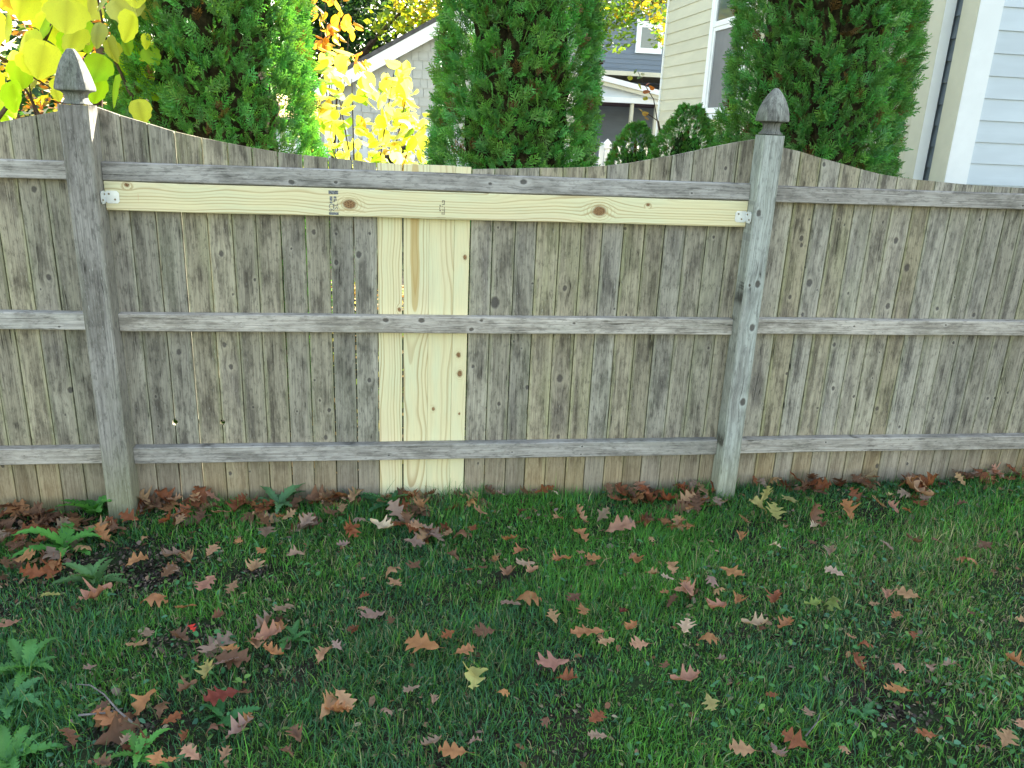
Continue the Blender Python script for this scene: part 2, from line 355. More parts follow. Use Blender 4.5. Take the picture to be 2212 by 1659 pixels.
pr = [hit_y(a, b, 0) for a, b in profR_px]; RX = np.array([p[0] for p in pr]); RZ = np.array([p[2] for p in pr])
PITCH = 2.38
def top_z(x):
    if x < 0.03: return float(np.interp(x + PITCH if x > -2.35 else x + 2 * PITCH, PX, PZ))
    if x < 2.42: return float(np.interp(x, PX, PZ))
    if x <= 3.62: return float(np.interp(x, RX, RZ))
    if x <= 4.80: return float(np.interp(2 * 3.62 - x, RX, RZ))
    return float(np.interp(x - 2 * PITCH, PX, PZ))
def edges(src, y0): return [hit_y(s * K, y0 * K, 0)[0] for s in src]
E_C = edges([292, 346, 409, 472, 536, 597, 655.5, 716.5, 777.6, 838.6, 897.4, 956, 1021, 1085, 1148, 1186.5, 1243, 1299.5, 1352.5, 1409, 1463.7, 1515.6, 1568.5, 1620.5, 1670, 1722, 1775, 1828, 1866], 716)
E_R = edges([1918, 1986, 2038, 2086, 2137, 2185, 2230, 2281, 2325, 2377, 2424, 2468, 2514, 2557, 2600], 682)
E_L = edges([-47, 17, 81, 147, 214], 716)
while E_L[0] > -2.33: E_L.insert(0, E_L[0] - .0905)
while E_R[-1] < 4.74: E_R.append(E_R[-1] + .0905)
knot_src = []
for ox, oy, s, L in [
  (0, 400, 2.212, [(1238, 535, 14), (1427, 682, 8), (1303, 765, 6), (1632, 508, 6), (1757, 415, 12), (1883, 425, 7), (1883, 585, 12), (2008, 540, 16), (2070, 422, 7), (190, 175, 14), (272, 668, 14), (228, 735, 5), (1000, 1087, 14), (1255, 1047, 13), (1292, 1170, 13), (1762, 1245, 6), (2068, 1243, 12), (393, 1300, 15)]),
  (800, 400, 2.212, [(1002, 810, 28), (1393, 730, 14), (1212, 703, 6), (1670, 845, 6), (1733, 395, 8), (879, 1167, 10), (1107, 1028, 6), (1152, 1067, 5), (1183, 1285, 12), (1365, 1235, 20), (1738, 880, 8), (2199, 1065, 8), (1020, 390, 6)]),
  (1700, 400, 2.48, [(818, 505, 15), (818, 548, 12), (866, 785, 22), (745, 875, 13), (822, 982, 12), (914, 828, 6), (1050, 385, 7), (1087, 420, 7), (1328, 403, 9), (1408, 518, 18), (1478, 688, 22), (1358, 930, 18), (1110, 850, 9), (1937, 388, 8), (1022, 1172, 13), (1015, 1447, 14), (1307, 1220, 6), (726, 1355, 10), (1668, 945, 12), (1778, 875, 6), (867, 385, 7), (265, 497, 9), (233, 1193, 9), (300, 735, 8), (957, 40, 12), (340, 65, 10), (1770, 1160, 10), (1262, 1382, 6), (1898, 985, 14)]),
  (0, 900, 2.458, [(1575, 322, 7), (1848, 348, 6), (1990, 280, 8), (2048, 340, 12), (2027, 510, 14), (1432, 735, 12), (1555, 722, 6), (968, 255, 8), (405, 370, 6), (985, 440, 6)]),
  (1700, 1000, 2.48, [(1290, 85, 14), (918, 82, 7), (1290, 445, 16), (1480, 432, 10), (1145, 10, 10), (1430, 200, 10), (1647, 145, 6), (1985, 22, 10), (2030, 20, 8), (48, 555, 10), (210, 148, 8)]),
  (850, 1000, 2.458, [(1015, 55, 12), (1385, 260, 14), (2138, 550, 9), (885, 425, 8)])]:
    for x, y, q in L:
        p = hit_y((ox + x / s) * K, (oy + y / s) * K, 0); knot_src.append((p[0], p[2], q / s * K / FPX * 3.05 * 1.05))
def picket(x0, x1, new=None, gapL=.0011, gapR=.0011, notch=None):
    xm = (x0 + x1) / 2; w0 = x0 - xm + gapL; w1 = x1 - xm - gapR; T = .017 if new is None else .019; ch = .0018 if new is None else .0006
    zb = float(ground_z(xm, 0)) - .01
    zs = [zb, .28 + random.uniform(-.05, .05), .52 + random.uniform(-.05, .05), .9 + random.uniform(-.05, .05), 1.2]
    if notch: zs += [notch[1] - .012, notch[1] - .006, notch[1] + .006, notch[1] + .012]
    zs = sorted(zs) + [None]
    V = []; F = []
    for z in zs:
        jl = random.uniform(0, .0011); jr = random.uniform(0, .0011); a, b = w0 + jl, w1 - jr
        if notch and z is not None and abs(z - notch[1]) < .0065:
            if notch[0] < 0: a += .008
            else: b -= .008
        if new is not None: a, b = w0, w1
        row = [(a, 0 + ch), (a + ch, 0), (b - ch, 0), (b, ch), (b, T), (a, T)]
        for (px, py) in row:
            if z is None:
                zt = top_z(xm + px); 
                if new is not None: zt = hit_y(812 if new < 3 else 1000, 352.5 if new < 3 else 360.5, 0)[2] - (xm - .95) * .0
                V.append((px, py, zt))
            else: V.append((px, py, z))
    n = 6
    for r in range(len(zs) - 1):
        for k in range(n): F.append((r * n + k, r * n + (k + 1) % n, (r + 1) * n + (k + 1) % n, (r + 1) * n + k))
    F.append(tuple(range(n))[::-1]); F.append(tuple((len(zs) - 1) * n + k for k in range(n)))
    me = mesh('picket', V, F, M_PICK if new is None else M_NEW)
    o = fpart('picket', me, (xm, random.uniform(0, .0035), 0), (random.uniform(-.002, .002), 0, random.uniform(-.016, .016) if new is None else 0))
    o['hw'] = (x1 - x0) / 2
    ks = sorted([(kx - xm, kz, q) for kx, kz, q in knot_src if x0 <= kx < x1 and new is None], key=lambda t: -t[2])[:5]
    if new is None and (x1 < -.35 or x0 > 3.6):
        ks = [(random.uniform(-.03, .03), random.uniform(.1, 1.2), random.uniform(.003, .01)) for _ in range(2)]
    for i in range(5): o['k%d' % (i + 1)] = [float(c) for c in ks[i]] if i < len(ks) else [0., -9., 0.]
    return o
NEWI = {11: dict(ga=.10, rx=-.085, rd=.03, rt=.004, rf=95., hq=0., knots=[(980 * 0 + .032, .80, .0075)]),
        12: dict(ga=.0, rx=-.004, rd=-.062, rt=.060, rf=88., hq=.017, knots=[]),
        13: dict(ga=-.08, rx=.10, rd=.075, rt=-.02, rf=60., hq=0., knots=[(-.022, .405, .007)]),
        14: dict(ga=-.07, rx=.05, rd=.03, rt=.008, rf=90., hq=0., knots=[(.012, 1.0, .0085), (.002, .55, .012), (-.004, .625, .010), (.004, .385, .005)])}
h1 = hit_y(1103 / 2.458 * K, (900 + 418 / 2.458) * K, 0); h2 = hit_y(1389 / 2.458 * K, (900 + 418 / 2.458) * K, 0)
for i in range(len(E_C) - 1):
    new = i - 11 if 11 <= i <= 14 else None; gl = gr = .0011; notch = None
    for h in (h1, h2):
        j = int(np.argmin([abs(e - h[0]) for e in E_C]))
        if i == j: notch = (-1, h[2])
        if i == j - 1: notch = (1, h[2])
    if i == 11: gr = .0046
    if i in (12, 13): gr = .0003
    if i in (13, 14): gl = .0003
    if i == 15: gl = .003
    if i in (8,): gr = .0016
    if i in (7, 10): gl = .0018
    o = picket(E_C[i], E_C[i + 1], new, gl, gr, notch)
    if new is not None:
        s = NEWI[i]
        for k in ('ga', 'rx', 'rd', 'rt', 'rf', 'hq'): o[k] = float(s[k])
        for q in range(4): o['k%d' % (q + 1)] = [float(c) for c in s['knots'][q]] if q < len(s['knots']) else [0., -9., 0.]
        o['label'] = 'new pale yellow pine picket, not yet weathered' if i < 14 else 'new narrow pale pine picket with knots'
for i in range(len(E_R) - 1): picket(E_R[i], E_R[i + 1])
for i in range(len(E_L) - 1): picket(E_L[i], E_L[i + 1])

# rails: boards built upright (grain along z) then laid down
def rail(x0, x1, zb, zt, y0=-.038, y1=-.0005, mat=M_RAIL, name='rail', kn=None, slope=0.0, ring=None, label=None):
    L = x1 - x0; H = (zt - zb) / 2; ch = .003
    V = []; F = []; row = [(-H + ch, y0), (H - ch, y0), (H, y0 + ch), (H, y1), (-H, y1), (-H, y0 + ch)]
    nseg = 8
    for s in range(nseg + 1):
        z = L * s / nseg; j = random.uniform(-.0012, .0012)
        for (a, b) in row: V.append((a + j, b, z))
    for r in range(nseg):
        for k in range(6): F.append((r * 6 + k, r * 6 + (k + 1) % 6, (r + 1) * 6 + (k + 1) % 6, (r + 1) * 6 + k))
    F.append(tuple(range(6))[::-1]); F.append(tuple(nseg * 6 + k for k in range(6)))
    me = mesh(name, V, F, mat)
    o = fpart(name, me, (x0, 0, (zb + zt) / 2), (0, R(90) - slope, 0))
    o['hw'] = H * 1.6
    for i in range(5): o['k%d' % (i + 1)] = [float(c) for c in kn[i]] if kn and i < len(kn) else [random.uniform(-.025, .02), random.uniform(.1, L - .1), random.uniform(.002, .0045)]
    if ring:
        for k, v in ring.items(): o[k] = float(v)
    if label: o['label'] = label
    return o
XL, XR = .0815, 2.3570
def rk(lst, s, ox, oy, x0, zc):
    out = []
    for x, y, q in lst:
        p = hit_y((ox + x / s) * K, (oy + y / s) * K, -.038); out.append((-(p[2] - zc), p[0] - x0, q / s * K / FPX * 3.0))
    return out
rail(XL, XR, 1.2395, 1.300, kn=rk([(1632 - 0, 1020, 14), (1880, 1020, 9)], 2.212, 0, 0, XL, 1.27) + [(.0, 1.30, .006), (-.01, 1.42, .011), (.01, 2.05, .004)])
rail(XL, XR, .720, .783, kn=rk([(390, 908, 14), (590, 910, 16), (925, 910, 9), (870, 960, 12), (1445, 925, 8)], 2.212, 800, 400, XL, .7515))
rail(XL, XR, .208, .272, kn=rk([(330, 375, 6), (1097, 355, 6), (1525, 370, 6), (1532, 320, 7), (590, 340, 5)], 2.458, 850, 1000, XL, .24))
nr = rail(XL + .001, XR - .001, 1.141, 1.2365, mat=M_NEW, name='new_rail',
     kn=rk([(708, 152, 12), (1955, 260, 30)], 2.212, 0, 400, XL, 1.1885) + rk([(1585, 297, 33), (1858, 262, 10)], 2.212, 800, 400, XL, 1.1885),
     ring=dict(ga=.12, rx=-.05, rd=.028, rt=-.010, rf=105., hq=0.), label='new yellow pine rail with knots, grain and ink stamps')
for (a, b) in ((2.4385, 4.727), (-2.2995, -.0135)):
    rail(a, b, 1.238, 1.297); rail(a, b, .724, .785); rail(a, b, .212, .274)

# posts and their finials
def post(xc, mat, mat_fin, kind, kn=None, hw=.0457):
    fs = .90 if kind == 'square' else .84; ch = .005; zt = 1.476; yc = -.0555
    V = []; F = []
    def ring8(h, z, c):
        return [(-h + c, -h, z), (h - c, -h, z), (h, -h + c, z), (h, h - c, z), (h - c, h, z), (-h + c, h, z), (-h, h - c, z), (-h, -h + c, z)]
    rows = [(hw, -.10), (hw, .4), (hw, .9), (hw, zt)]
    for h, z in rows: V += ring8(h, z, ch)
    for r in range(len(rows) - 1):
        for k in range(8): F.append((r * 8 + k, r * 8 + (k + 1) % 8, (r + 1) * 8 + (k + 1) % 8, (r + 1) * 8 + k))
    F.append(tuple(range(8))[::-1]); F.append(tuple((len(rows) - 1) * 8 + k for k in range(8)))
    p = fpart('post', mesh('post', V, F, mat), (xc, yc, 0)); p['hw'] = hw
    for i in range(5): p['k%d' % (i + 1)] = [float(c) for c in kn[i]] if kn and i < len(kn) else [0., -9., 0.]
    if kind == 'gothic':   # rounded, curved faces
        pf = [(.0457, 0, .006), (.0445, .006, .008), (.038, .013, .012), (.034, .021, .012), (.033, .032, .010), (.036, .040, .010), (.044, .0455, .011), (.0605, .046, .010), (.0615, .050, .010),
              (.0585, .066, .008), (.0545, .084, .008), (.049, .102, .008), (.041, .120, .008), (.030, .138, .007), (.018, .152, .005), (.010, .159, .003), (.006, .161, .002)]
    else:                   # squarer pyramid with a flat cap
        pf = [(.0457, 0, .006), (.0445, .005, .008), (.038, .011, .010), (.035, .020, .010), (.036, .034, .010), (.048, .041, .010), (.0595, .042, .008), (.060, .050, .008),
              (.055, .068, .007), (.049, .090, .006), (.041, .113, .006), (.032, .136, .005), (.021, .155, .004), (.013, .165, .003), (.011, .168, .003)]
    V = []; F = []
    for h, z, c in pf: V += ring8(h * (fs if z > .001 else hw / .0457), z, c)
    for r in range(len(pf) - 1):
        for k in range(8): F.append((r * 8 + k, r * 8 + (k + 1) % 8, (r + 1) * 8 + (k + 1) % 8, (r + 1) * 8 + k))
    F.append(tuple(range(8))[::-1]); F.append(tuple((len(pf) - 1) * 8 + k for k in range(8)))
    f = mk('finial', mesh('finial', V, F, mat_fin), p, (0, 0, zt)); f['hw'] = .06
    m = f.modifiers.new('subdivision', 'SUBSURF'); m.levels = m.render_levels = 1
    return p
M_FIN = wood_old('weathered_finial', (.33, .33, .29), (.15, .145, .13), (.25, .28, .18), edge=.4, ring=.2, lowamt=0)
post(.0343, M_POSTL, M_FIN, 'square')
post(2.3985, M_POSTR, M_FIN, 'gothic', hw=.0400, kn=[(-.022, 1.20, .011), (.012, .935, .012), (-.02, .93, .005), (.014, .765, .013), (.018, .46, .014)])
post(-2.346, M_POSTL, M_FIN, 'square'); post(4.774, M_POSTL, M_FIN, 'gothic')

# galvanised brackets that hold the new rail, with their screws
def octplate(name, c, u, v, w, h, th, nrm, parent, mat=M_ZINC, cut=.007):
    c, u, v, nrm = map(Vector, (c, u, v, nrm)); V = []; pts = [(-w + cut, -h), (w - cut, -h), (w, -h + cut), (w, h - cut), (w - cut, h), (-w + cut, h), (-w, h - cut), (-w, -h + cut)]
    for s in (0, 1):
        for a, b in pts: V.append(tuple(c + u * a + v * b + nrm * th * s))
    F = [tuple(range(8))[::-1], tuple(range(8, 16))] + [(k, (k + 1) % 8, 8 + (k + 1) % 8, 8 + k) for k in range(8)]
    return mk(name, mesh(name, V, F, mat), parent)
def bracket(side, xp, label):
    zc = 1.186 if side < 0 else 1.180
    b = empty('bracket', (xp - 1.2, 0, zc), parent=FENCE); b['label'] = label
    s = -side      # direction along the rail away from the post
    octplate('plate', (s * .0235, -.0385, 0), (1, 0, 0), (0, 0, 1), .0225, .021, .0018, (0, -1, 0), b)
    octplate('plate', (s * .0012, -.061, 0), (0, 1, 0), (0, 0, 1), .0215, .021, .0018, (s, 0, 0), b)
    for a, z in ((.014, .010), (.032, -.008)) if side < 0 else ((.034, .010), (.020, -.009)):
        V, F = tube_vf([(s * a, -.0400, z), (s * a, -.0422, z)], [.0036, .0030], 8); mk('screw', mesh('screw', V, F, M_SCREW), b)
    for yy, z in ((-.052, .010), (-.070, -.008)):
        V, F = tube_vf([(s * .0030, yy, z), (s * .0052, yy, z)], [.0036, .0030], 8); mk('screw', mesh('screw', V, F, M_SCREW), b)
bracket(-1, XL, 'small galvanised angle bracket beside the left post'); bracket(1, XR, 'small galvanised angle bracket beside the right post')

# ink stamps and chalk mark printed on the new rail
def flat(name, pxa, pxb, mat, off=.0006):
    a = hit_y(*pxa, -.038); c = hit_y(*pxb, -.038); y = -.038 - off
    V = [(a[0], y, a[2]), (a[0], y, c[2]), (c[0], y, c[2]), (c[0], y, a[2])]
    return V
def marks(name, rects, mat, off=.0006):
    V = []; F = []
    for x0, y0, x1, y1 in rects:
        q = flat('', (x0, y0), (x1, y1), mat, off); b = len(V); V += [(p[0] - XL - .001, p[1], p[2]) for p in q]; F.append((b, b + 1, b + 2, b + 3))
    # express in fence space
    V = [(p[0] + XL + .001 - 1.2, p[1], p[2]) for p in V]
    o = mk(name, mesh(name, V, F, mat), FENCE); return o
def s2(x, y): return ((800 + x / 16.59) * K, (460 + y / 16.59) * K)
marks('ink_stamp', [(*s2(520, 362), *s2(930, 530)), (*s2(545, 1275), *s2(950, 1395)), (*s2(570, 610), *s2(690, 800)), (*s2(575, 825), *s2(690, 905)), (*s2(735, 612), *s2(855, 700)), (*s2(735, 712), *s2(790, 850)), (*s2(808, 722), *s2(865, 800))], M_INK)
def text_mark(body, px, py, size, mat=M_INK):
    p = hit_y(px, py, -.038); cu = bpy.data.curves.new('stamp_text', 'FONT'); cu.body = body; cu.size = size; cu.align_x = 'CENTER'; cu.align_y = 'CENTER'
    to = bpy.data.objects.new('tmp', cu); COL.objects.link(to); dg = bpy.context.evaluated_depsgraph_get(); dg.update()
    me = bpy.data.meshes.new_from_object(to.evaluated_get(dg)); bpy.data.objects.remove(to); me.materials.clear(); me.materials.append(mat)
    o = mk('stamp_text', me, FENCE, (p[0] - 1.2, -.0388, p[2]), (R(90), R(90), 0)); return o
text_mark('2S', *s2(812, 1045), .022); text_mark('C6', *s2(640, 1085), .024)
def s3(x, y): return ((1090 + x / 20.74) * K, (480 + y / 20.74) * K)
marks('ink_stamp', [(*s3(600, 565), *s3(740, 600)), (*s3(600, 600), *s3(635, 690)), (*s3(700, 600), *s3(740, 690)), (*s3(600, 760), *s3(730, 800)), (*s3(700, 700), *s3(735, 780)), (*s3(600, 840), *s3(625, 900)),
    (*s3(460, 805), *s3(545, 840)), (*s3(465, 860), *s3(545, 890)), (*s3(465, 920), *s3(495, 1040)), (*s3(465, 1060), *s3(540, 1135)), (*s3(595, 1080), *s3(735, 1110)), (*s3(715, 900), *s3(735, 1300)), (*s3(590, 1010), *s3(690, 1035)), (*s3(585, 1180), *s3(700, 1205)), (*s3(590, 1240), *s3(700, 1265)), (*s3(585, 1300), *s3(735, 1320)), (*s3(580, 1200), *s3(600, 1300)), (*s3(310, 1440), *s3(800, 1465))], M_INK2)
def s1(x, y): return ((230 + x / 4.706) * K, (420 + y / 4.706) * K)
marks('chalk_mark', [(*s1(548, 250), *s1(556, 330)), (*s1(560, 330), *s1(570, 400)), (*s1(566, 400), *s1(573, 460))], M_CHALK)

# ------------------------------------------------------------------ houses
def clap_wall(parent, origin, u, L, nb, exposure, mat, z0=0.05, name='clapboard', th=.014):
    """boards share one mesh; u = unit direction along the wall, boards face the side (u x z)"""
    u = Vector(u); nn = u.cross(Vector((0, 0, 1)))       # outward
    V = []
    for a in (0, L):
        p = u * a
        V += [tuple(p + nn * th), tuple(p + nn * .003 + Vector((0, 0, exposure + .02))), tuple(p + nn * -.004 + Vector((0, 0, exposure + .02))), tuple(p + nn * -.004)]
    F = [(0, 1, 5, 4), (1, 2, 6, 5), (3, 0, 4, 7), (0, 3, 2, 1), (4, 5, 6, 7)]
    me = mesh(name, V, F, mat)
    for i in range(nb): mk(name, me, parent, Vector(origin) + Vector((0, 0, z0 + i * exposure)))
XB = 4.36
c_near = hit_x(2025, 0, XB); c_w = hit_x(2048, 0, XB)
YB = c_w[1]; yb_far = hit_x(1432, 150, XB)[1]
YN = 1.764; xn = hit_y(2118, 0, YN)[0]; XW = xn - .003
# beige house: long side wall faces the garden side (-x)
BH = empty('beige_house', (XB, YB, 0)); tag(BH, 'beige clapboard house with a white framed window behind the right arborvitae', 'house')
W_BEI = simple('beige_wall', (.55, .52, .38), .7, .05)
HB = 4.2
o = box('wall', (.012, 5.0, .02, yb_far - YB, 0, HB), W_BEI, BH)
clap_wall(BH, (.012, yb_far - YB, 0), (0, -1, 0), yb_far - YB - .07, 32, .127, M_BEIGE)
box('corner_board', (-.012, .001, 0.0, (c_near[1] - YB) + .02, 0, HB), M_TRIMB_AND_SHADE, BH)  # white board, its shaded side face painted in as cream
box('corner_board', (-.010, XW - XB - .004, -.006, -.001, 0, HB), M_TRIMW, BH)
fy0 = hit_x(1441, 60, XB)[1] - YB; fy1 = yb_far - YB
box('corner_board', (-.015, .010, fy0, fy1 + .02, 0, HB), M_TRIMW, BH)
# roof of the beige house
V = [(-.35, -.3, HB - .15), (2.5, -.3, HB + 1.6), (5.3, -.3, HB - .15), (-.35, fy1 + .3, HB - .15), (2.5, fy1 + .3, HB + 1.6), (5.3, fy1 + .3, HB - .15)]
V += [(a, b, c + .12) for a, b, c in V]
F = [(0, 1, 4, 3), (1, 2, 5, 4), (6, 9, 10, 7), (7, 10, 11, 8), (0, 6, 7, 1), (1, 7, 8, 2), (3, 4, 10, 9), (4, 5, 11, 10), (0, 3, 9, 6), (2, 8, 11, 5)]
mk('roof', mesh('roof', V, F, M_ROOF), BH)
# window
def hwin(px, py): p = hit_x(px, py, XB); return p[1] - YB, p[2]
wl, _ = hwin(1519, 240); wr = wl - 1.02; wb = 1.655; wt = wb + 1.75
wl2 = hwin(1531, 100)[0]
win = empty('window', (0, wl, wb), parent=BH)
D_ = wl - wr; Hh = wt - wb; fw = .095
box('casing', (-.030, .0, -fw, 0, 0, Hh), M_TRIMW, win, .003); box('casing', (-.030, 0, -D_, -D_ + fw, 0, Hh), M_TRIMW, win, .003)
box('casing', (-.034, 0, -D_ - .02, .02, Hh + .001, Hh + .11), M_TRIMW, win, .003)
box('sill', (-.055, 0, -D_ - .03, .03, -.055, -.001), M_TRIMW, win, .004)
M_SCREEN = simple('insect_screen', (.16, .16, .16), .55, .1, 3, .4)
for (a, b, dep, pm) in ((.012, Hh * .5 - .02, -.006, M_SCREEN), (Hh * .5 - .018, Hh - .01, -.014, M_GLASS)):
    s_ = empty('sash', (0, 0, 0), parent=win)
    box('sash_frame', (dep - .012, dep + .004, -D_ + fw + .002, -D_ + fw + .045, a, b), M_TRIMW, win); box('sash_frame', (dep - .012, dep + .004, -fw - .045, -fw - .002, a, b), M_TRIMW, win)
    box('sash_frame', (dep - .011, dep + .004, -D_ + fw + .046, -fw - .046, a, a + .05), M_TRIMW, win); box('sash_frame', (dep - .011, dep + .004, -D_ + fw + .046, -fw - .046, b - .04, b), M_TRIMW, win)
    box('pane', (dep + .002, dep + .006, -D_ + fw + .03, -fw - .03, a + .03, b - .03), pm, win)
    bpy.data.objects.remove(s_)
# pale blue house: front faces the camera, a strip of its side wall faces left
LH = empty('blue_house', (XW, YN, 0)); tag(LH, 'pale blue clapboard house with wide white corner board at the right edge', 'house')
W_BLU = simple('blue_wall', (.40, .45, .50), .7, .05)
box('wall', (.02, 6.0, .016, 3.2, 0, HB), W_BLU, LH)
cbw = hit_y(2169, 0, YN)[0] - XW
ysid = hit_x(2083, 0, XW)[1] - YN
clap_wall(LH, (cbw, .016, 0), (1, 0, 0), 5.4, 32, .127, M_PALE, z0=.09)
clap_wall(LH, (.02, YB - YN + .25, 0), (0, -1, 0), YB - YN + .25 - ysid + .02, 32, .127, M_SLATE_AND_SHADE, z0=.05)  # side wall's shade is painted in: darker siding than the front
box('corner_board', (.0015, cbw, -.008, .0155, 0, HB), M_TRIMW, LH)
box('corner_board', (-.004, .019, -.005, ysid, 0, HB), M_TRIMB_AND_SHADE, LH)  # shade on the white board's side face put into the colour
V = [(-.25, -.35, HB - .1), (6.2, -.35, HB - .1), (6.2, 1.7, HB + 1.6), (-.25, 1.7, HB + 1.6), (6.2, 3.5, HB - .1), (-.25, 3.5, HB - .1)]
V += [(a, b, c + .12) for a, b, c in V]
F = [(0, 1, 2, 3), (3, 2, 4, 5), (6, 9, 8, 7), (9, 11, 10, 8), (0, 6, 7, 1), (0, 3, 9, 6), (3, 5, 11, 9), (1, 7, 8, 2), (2, 8, 10, 4), (5, 4, 10, 11)]
mk('roof', mesh('roof', V, F, M_ROOF), LH)

# grey shingled house far behind
YG = 10.0
gl = hit_y(690, 214, YG); gp = hit_y(985, 35, YG); gr_ = hit_y(1258, 208, YG)
GH = empty('shingled_house', (gl[0], YG, 0)); tag(GH, 'grey shingled gable house with a white rake board, behind the middle arborvitae', 'house')
wd = gr_[0] - gl[0]; pk = gp[0] - gl[0]; ez = (gl[2] + gr_[2]) / 2; pz = gp[2]
V = [(0, 0, 0), (wd, 0, 0), (wd, 0, ez), (pk, 0, pz), (0, 0, ez)]; V += [(a, 7, c) for a, b, c in V]
F = [(0, 1, 2, 3, 4), (9, 8, 7, 6, 5), (0, 5, 6, 1), (1, 6, 7, 2), (4, 9, 5, 0)]
mk('wall', mesh('wall', V, F, M_GREY), GH)
shm = []
for w_ in (.11, .14, .17):
    V, F = box_vf(.003, w_ - .004, -.019, -.001, 0, .135); V = [(a, b + (.014 if c > .1 and b < -.01 else 0), c) for a, b, c in V]; shm.append((w_, mesh('shingle', V, F, M_SHING)))
pxa = hit_y(770, 200, YG)[0] - gl[0]; pxb = hit_y(965, 200, YG)[0] - gl[0]; zz = .9; cnt = 0
def roofz(x): return ez + (pz - ez) * (x / pk) if x < pk else ez + (pz - ez) * ((wd - x) / (wd - pk))
while zz < 3.1:
    x = pxa + random.uniform(-.1, 0)
    while x < pxb and cnt < 300:
        w_, me = random.choice(shm)
        if zz + .14 < roofz(x) - .02: mk('shingle', me, GH, (x, -.001 - random.uniform(0, .004), zz + random.uniform(-.006, .006))); cnt += 1
        x += w_
    zz += .127
def slab(name, a, b, y0, y1, th, drop, mat, parent):
    a, b = Vector(a), Vector(b); V = [(a.x, y0, a.z), (b.x, y0, b.z), (b.x, y0, b.z - th), (a.x, y0, a.z - th)]; V += [(q[0], y1, q[2]) for q in V]
    F = [(0, 3, 2, 1), (4, 5, 6, 7), (0, 1, 5, 4), (3, 7, 6, 2), (0, 4, 7, 3), (1, 2, 6, 5)]
    return mk(name, mesh(name, V, F, mat), parent)
sl_ = (pz - ez) / pk
slab('rake_board', (-.3, 0, ez - .3 * sl_ + .06), (pk, 0, pz + .06), -.16, -.10, .20, 0, M_TRIMW, GH)
slab('rake_board', (wd + .05, 0, ez - .05 * sl_ + .06), (pk, 0, pz + .06), -.16, -.10, .20, 0, M_TRIMW, GH)
slab('roof', (-.35, 0, ez - .35 * sl_ + .13), (pk, 0, pz + .13), -.17, 7.2, .065, 0, M_ROOF, GH)
slab('roof', (wd + .08, 0, ez - .08 * sl_ + .13), (pk, 0, pz + .13), -.17, 7.2, .065, 0, M_ROOF, GH)

# slate blue house with a porch, seen in the gap
YP, YW = 17.0, 20.0
PH = empty('porch_house', (hit_y(1250, 300, YW)[0], YW, 0)); tag(PH, 'slate blue house with white trimmed porch seen between the arborvitae and the beige house', 'house')
ox_ = PH.location.x
def q(px, py, Y): p = hit_y(px, py, Y); return p[0] - ox_, p[2]
box('wall', (0, 9.0, .03, 8, 0, 8.5), M_SLATE_AND_SHADE, PH)
clap_wall(PH, (0, .03, 0), (1, 0, 0), 9.0, 66, .125, M_SLATE_AND_SHADE, z0=.02, th=.02)
box('corner_board', (-.06, .08, -.02, .03, 0, 8.5), M_TRIMW, PH)
a, b = q(1371, 114, YW), q(1434, 49, YW); ww = b[0] - a[0]; hh = b[1] - a[1]
wn = empty('window', (a[0], 0, a[1]), parent=PH)
box('casing', (0, .13, -.06, .0, .0, hh), M_TRIMW, wn); box('casing', (ww - .13, ww, -.06, 0, 0, hh), M_TRIMW, wn)
box('casing', (.131, ww - .131, -.06, 0, 0, .13), M_TRIMW, wn); box('casing', (.131, ww - .131, -.06, 0, hh - .15, hh), M_TRIMW, wn)
box('pane', (.12, ww - .12, -.03, -.02, .12, hh - .12), M_GLASS, wn)
PY = YP - YW
l0, l1 = q(1180, 132, YP), q(1445, 204, YP)
V = [(l0[0], 0, l0[1]), (l1[0], 0, l1[1])]
box('roof', (l0[0], l1[0] + 2, PY + .2, -.05, q(1300, 172, YW)[1] - .03, q(1300, 166, YW)[1]), M_TRIMB_AND_SHADE, PH)
slab('rake_board', (l0[0], 0, l0[1]), (l1[0] + .4, 0, l1[1] - .05), PY - .18, PY - .10, .12, 0, M_TRIMW, PH)
slab('rake_board', (l0[0], 0, l0[1] - .122), (l1[0] + .4, 0, l1[1] - .172), PY - .14, PY - .06, .09, 0, M_TRIMB_AND_SHADE, PH)
bz1 = q(1360, 211, YP)[1]; bz0 = q(1360, 223, YP)[1]; xr = l1[0] + 2
V = [(l0[0], PY, bz1), (xr, PY, bz1), (xr, PY, bz1 + .02), (l1[0], PY, l1[1] - .16), (l0[0], PY, l0[1] - .16)]; V += [(a_, b_ + .1, c_) for a_, b_, c_ in V]
mk('gable_wall', mesh('gable_wall', V, [(0, 1, 2, 3, 4), (9, 8, 7, 6, 5), (0, 5, 6, 1), (4, 3, 8, 9)], M_PALE), PH)
box('beam', (l0[0] + .4, xr, PY - .05, PY + .12, bz0, bz1 - .002), M_TRIMW, PH)
box('soffit', (l0[0] + .4, xr, PY + .121, -.03, bz0 - .02, bz0 + .05), M_SOFF, PH)
for px0, px1 in ((1358.5, 1365.5), (1411, 1420)):
    xa, xb = q(px0, 280, YP)[0], q(px1, 280, YP)[0]; box('porch_column', (xa, xb, PY, PY + .1, .4, bz0 - .001), M_TRIMB_AND_SHADE, PH, .01)
box('porch_floor', (l0[0], xr, PY - .1, -.03, 0, .4), M_TRIMW, PH)

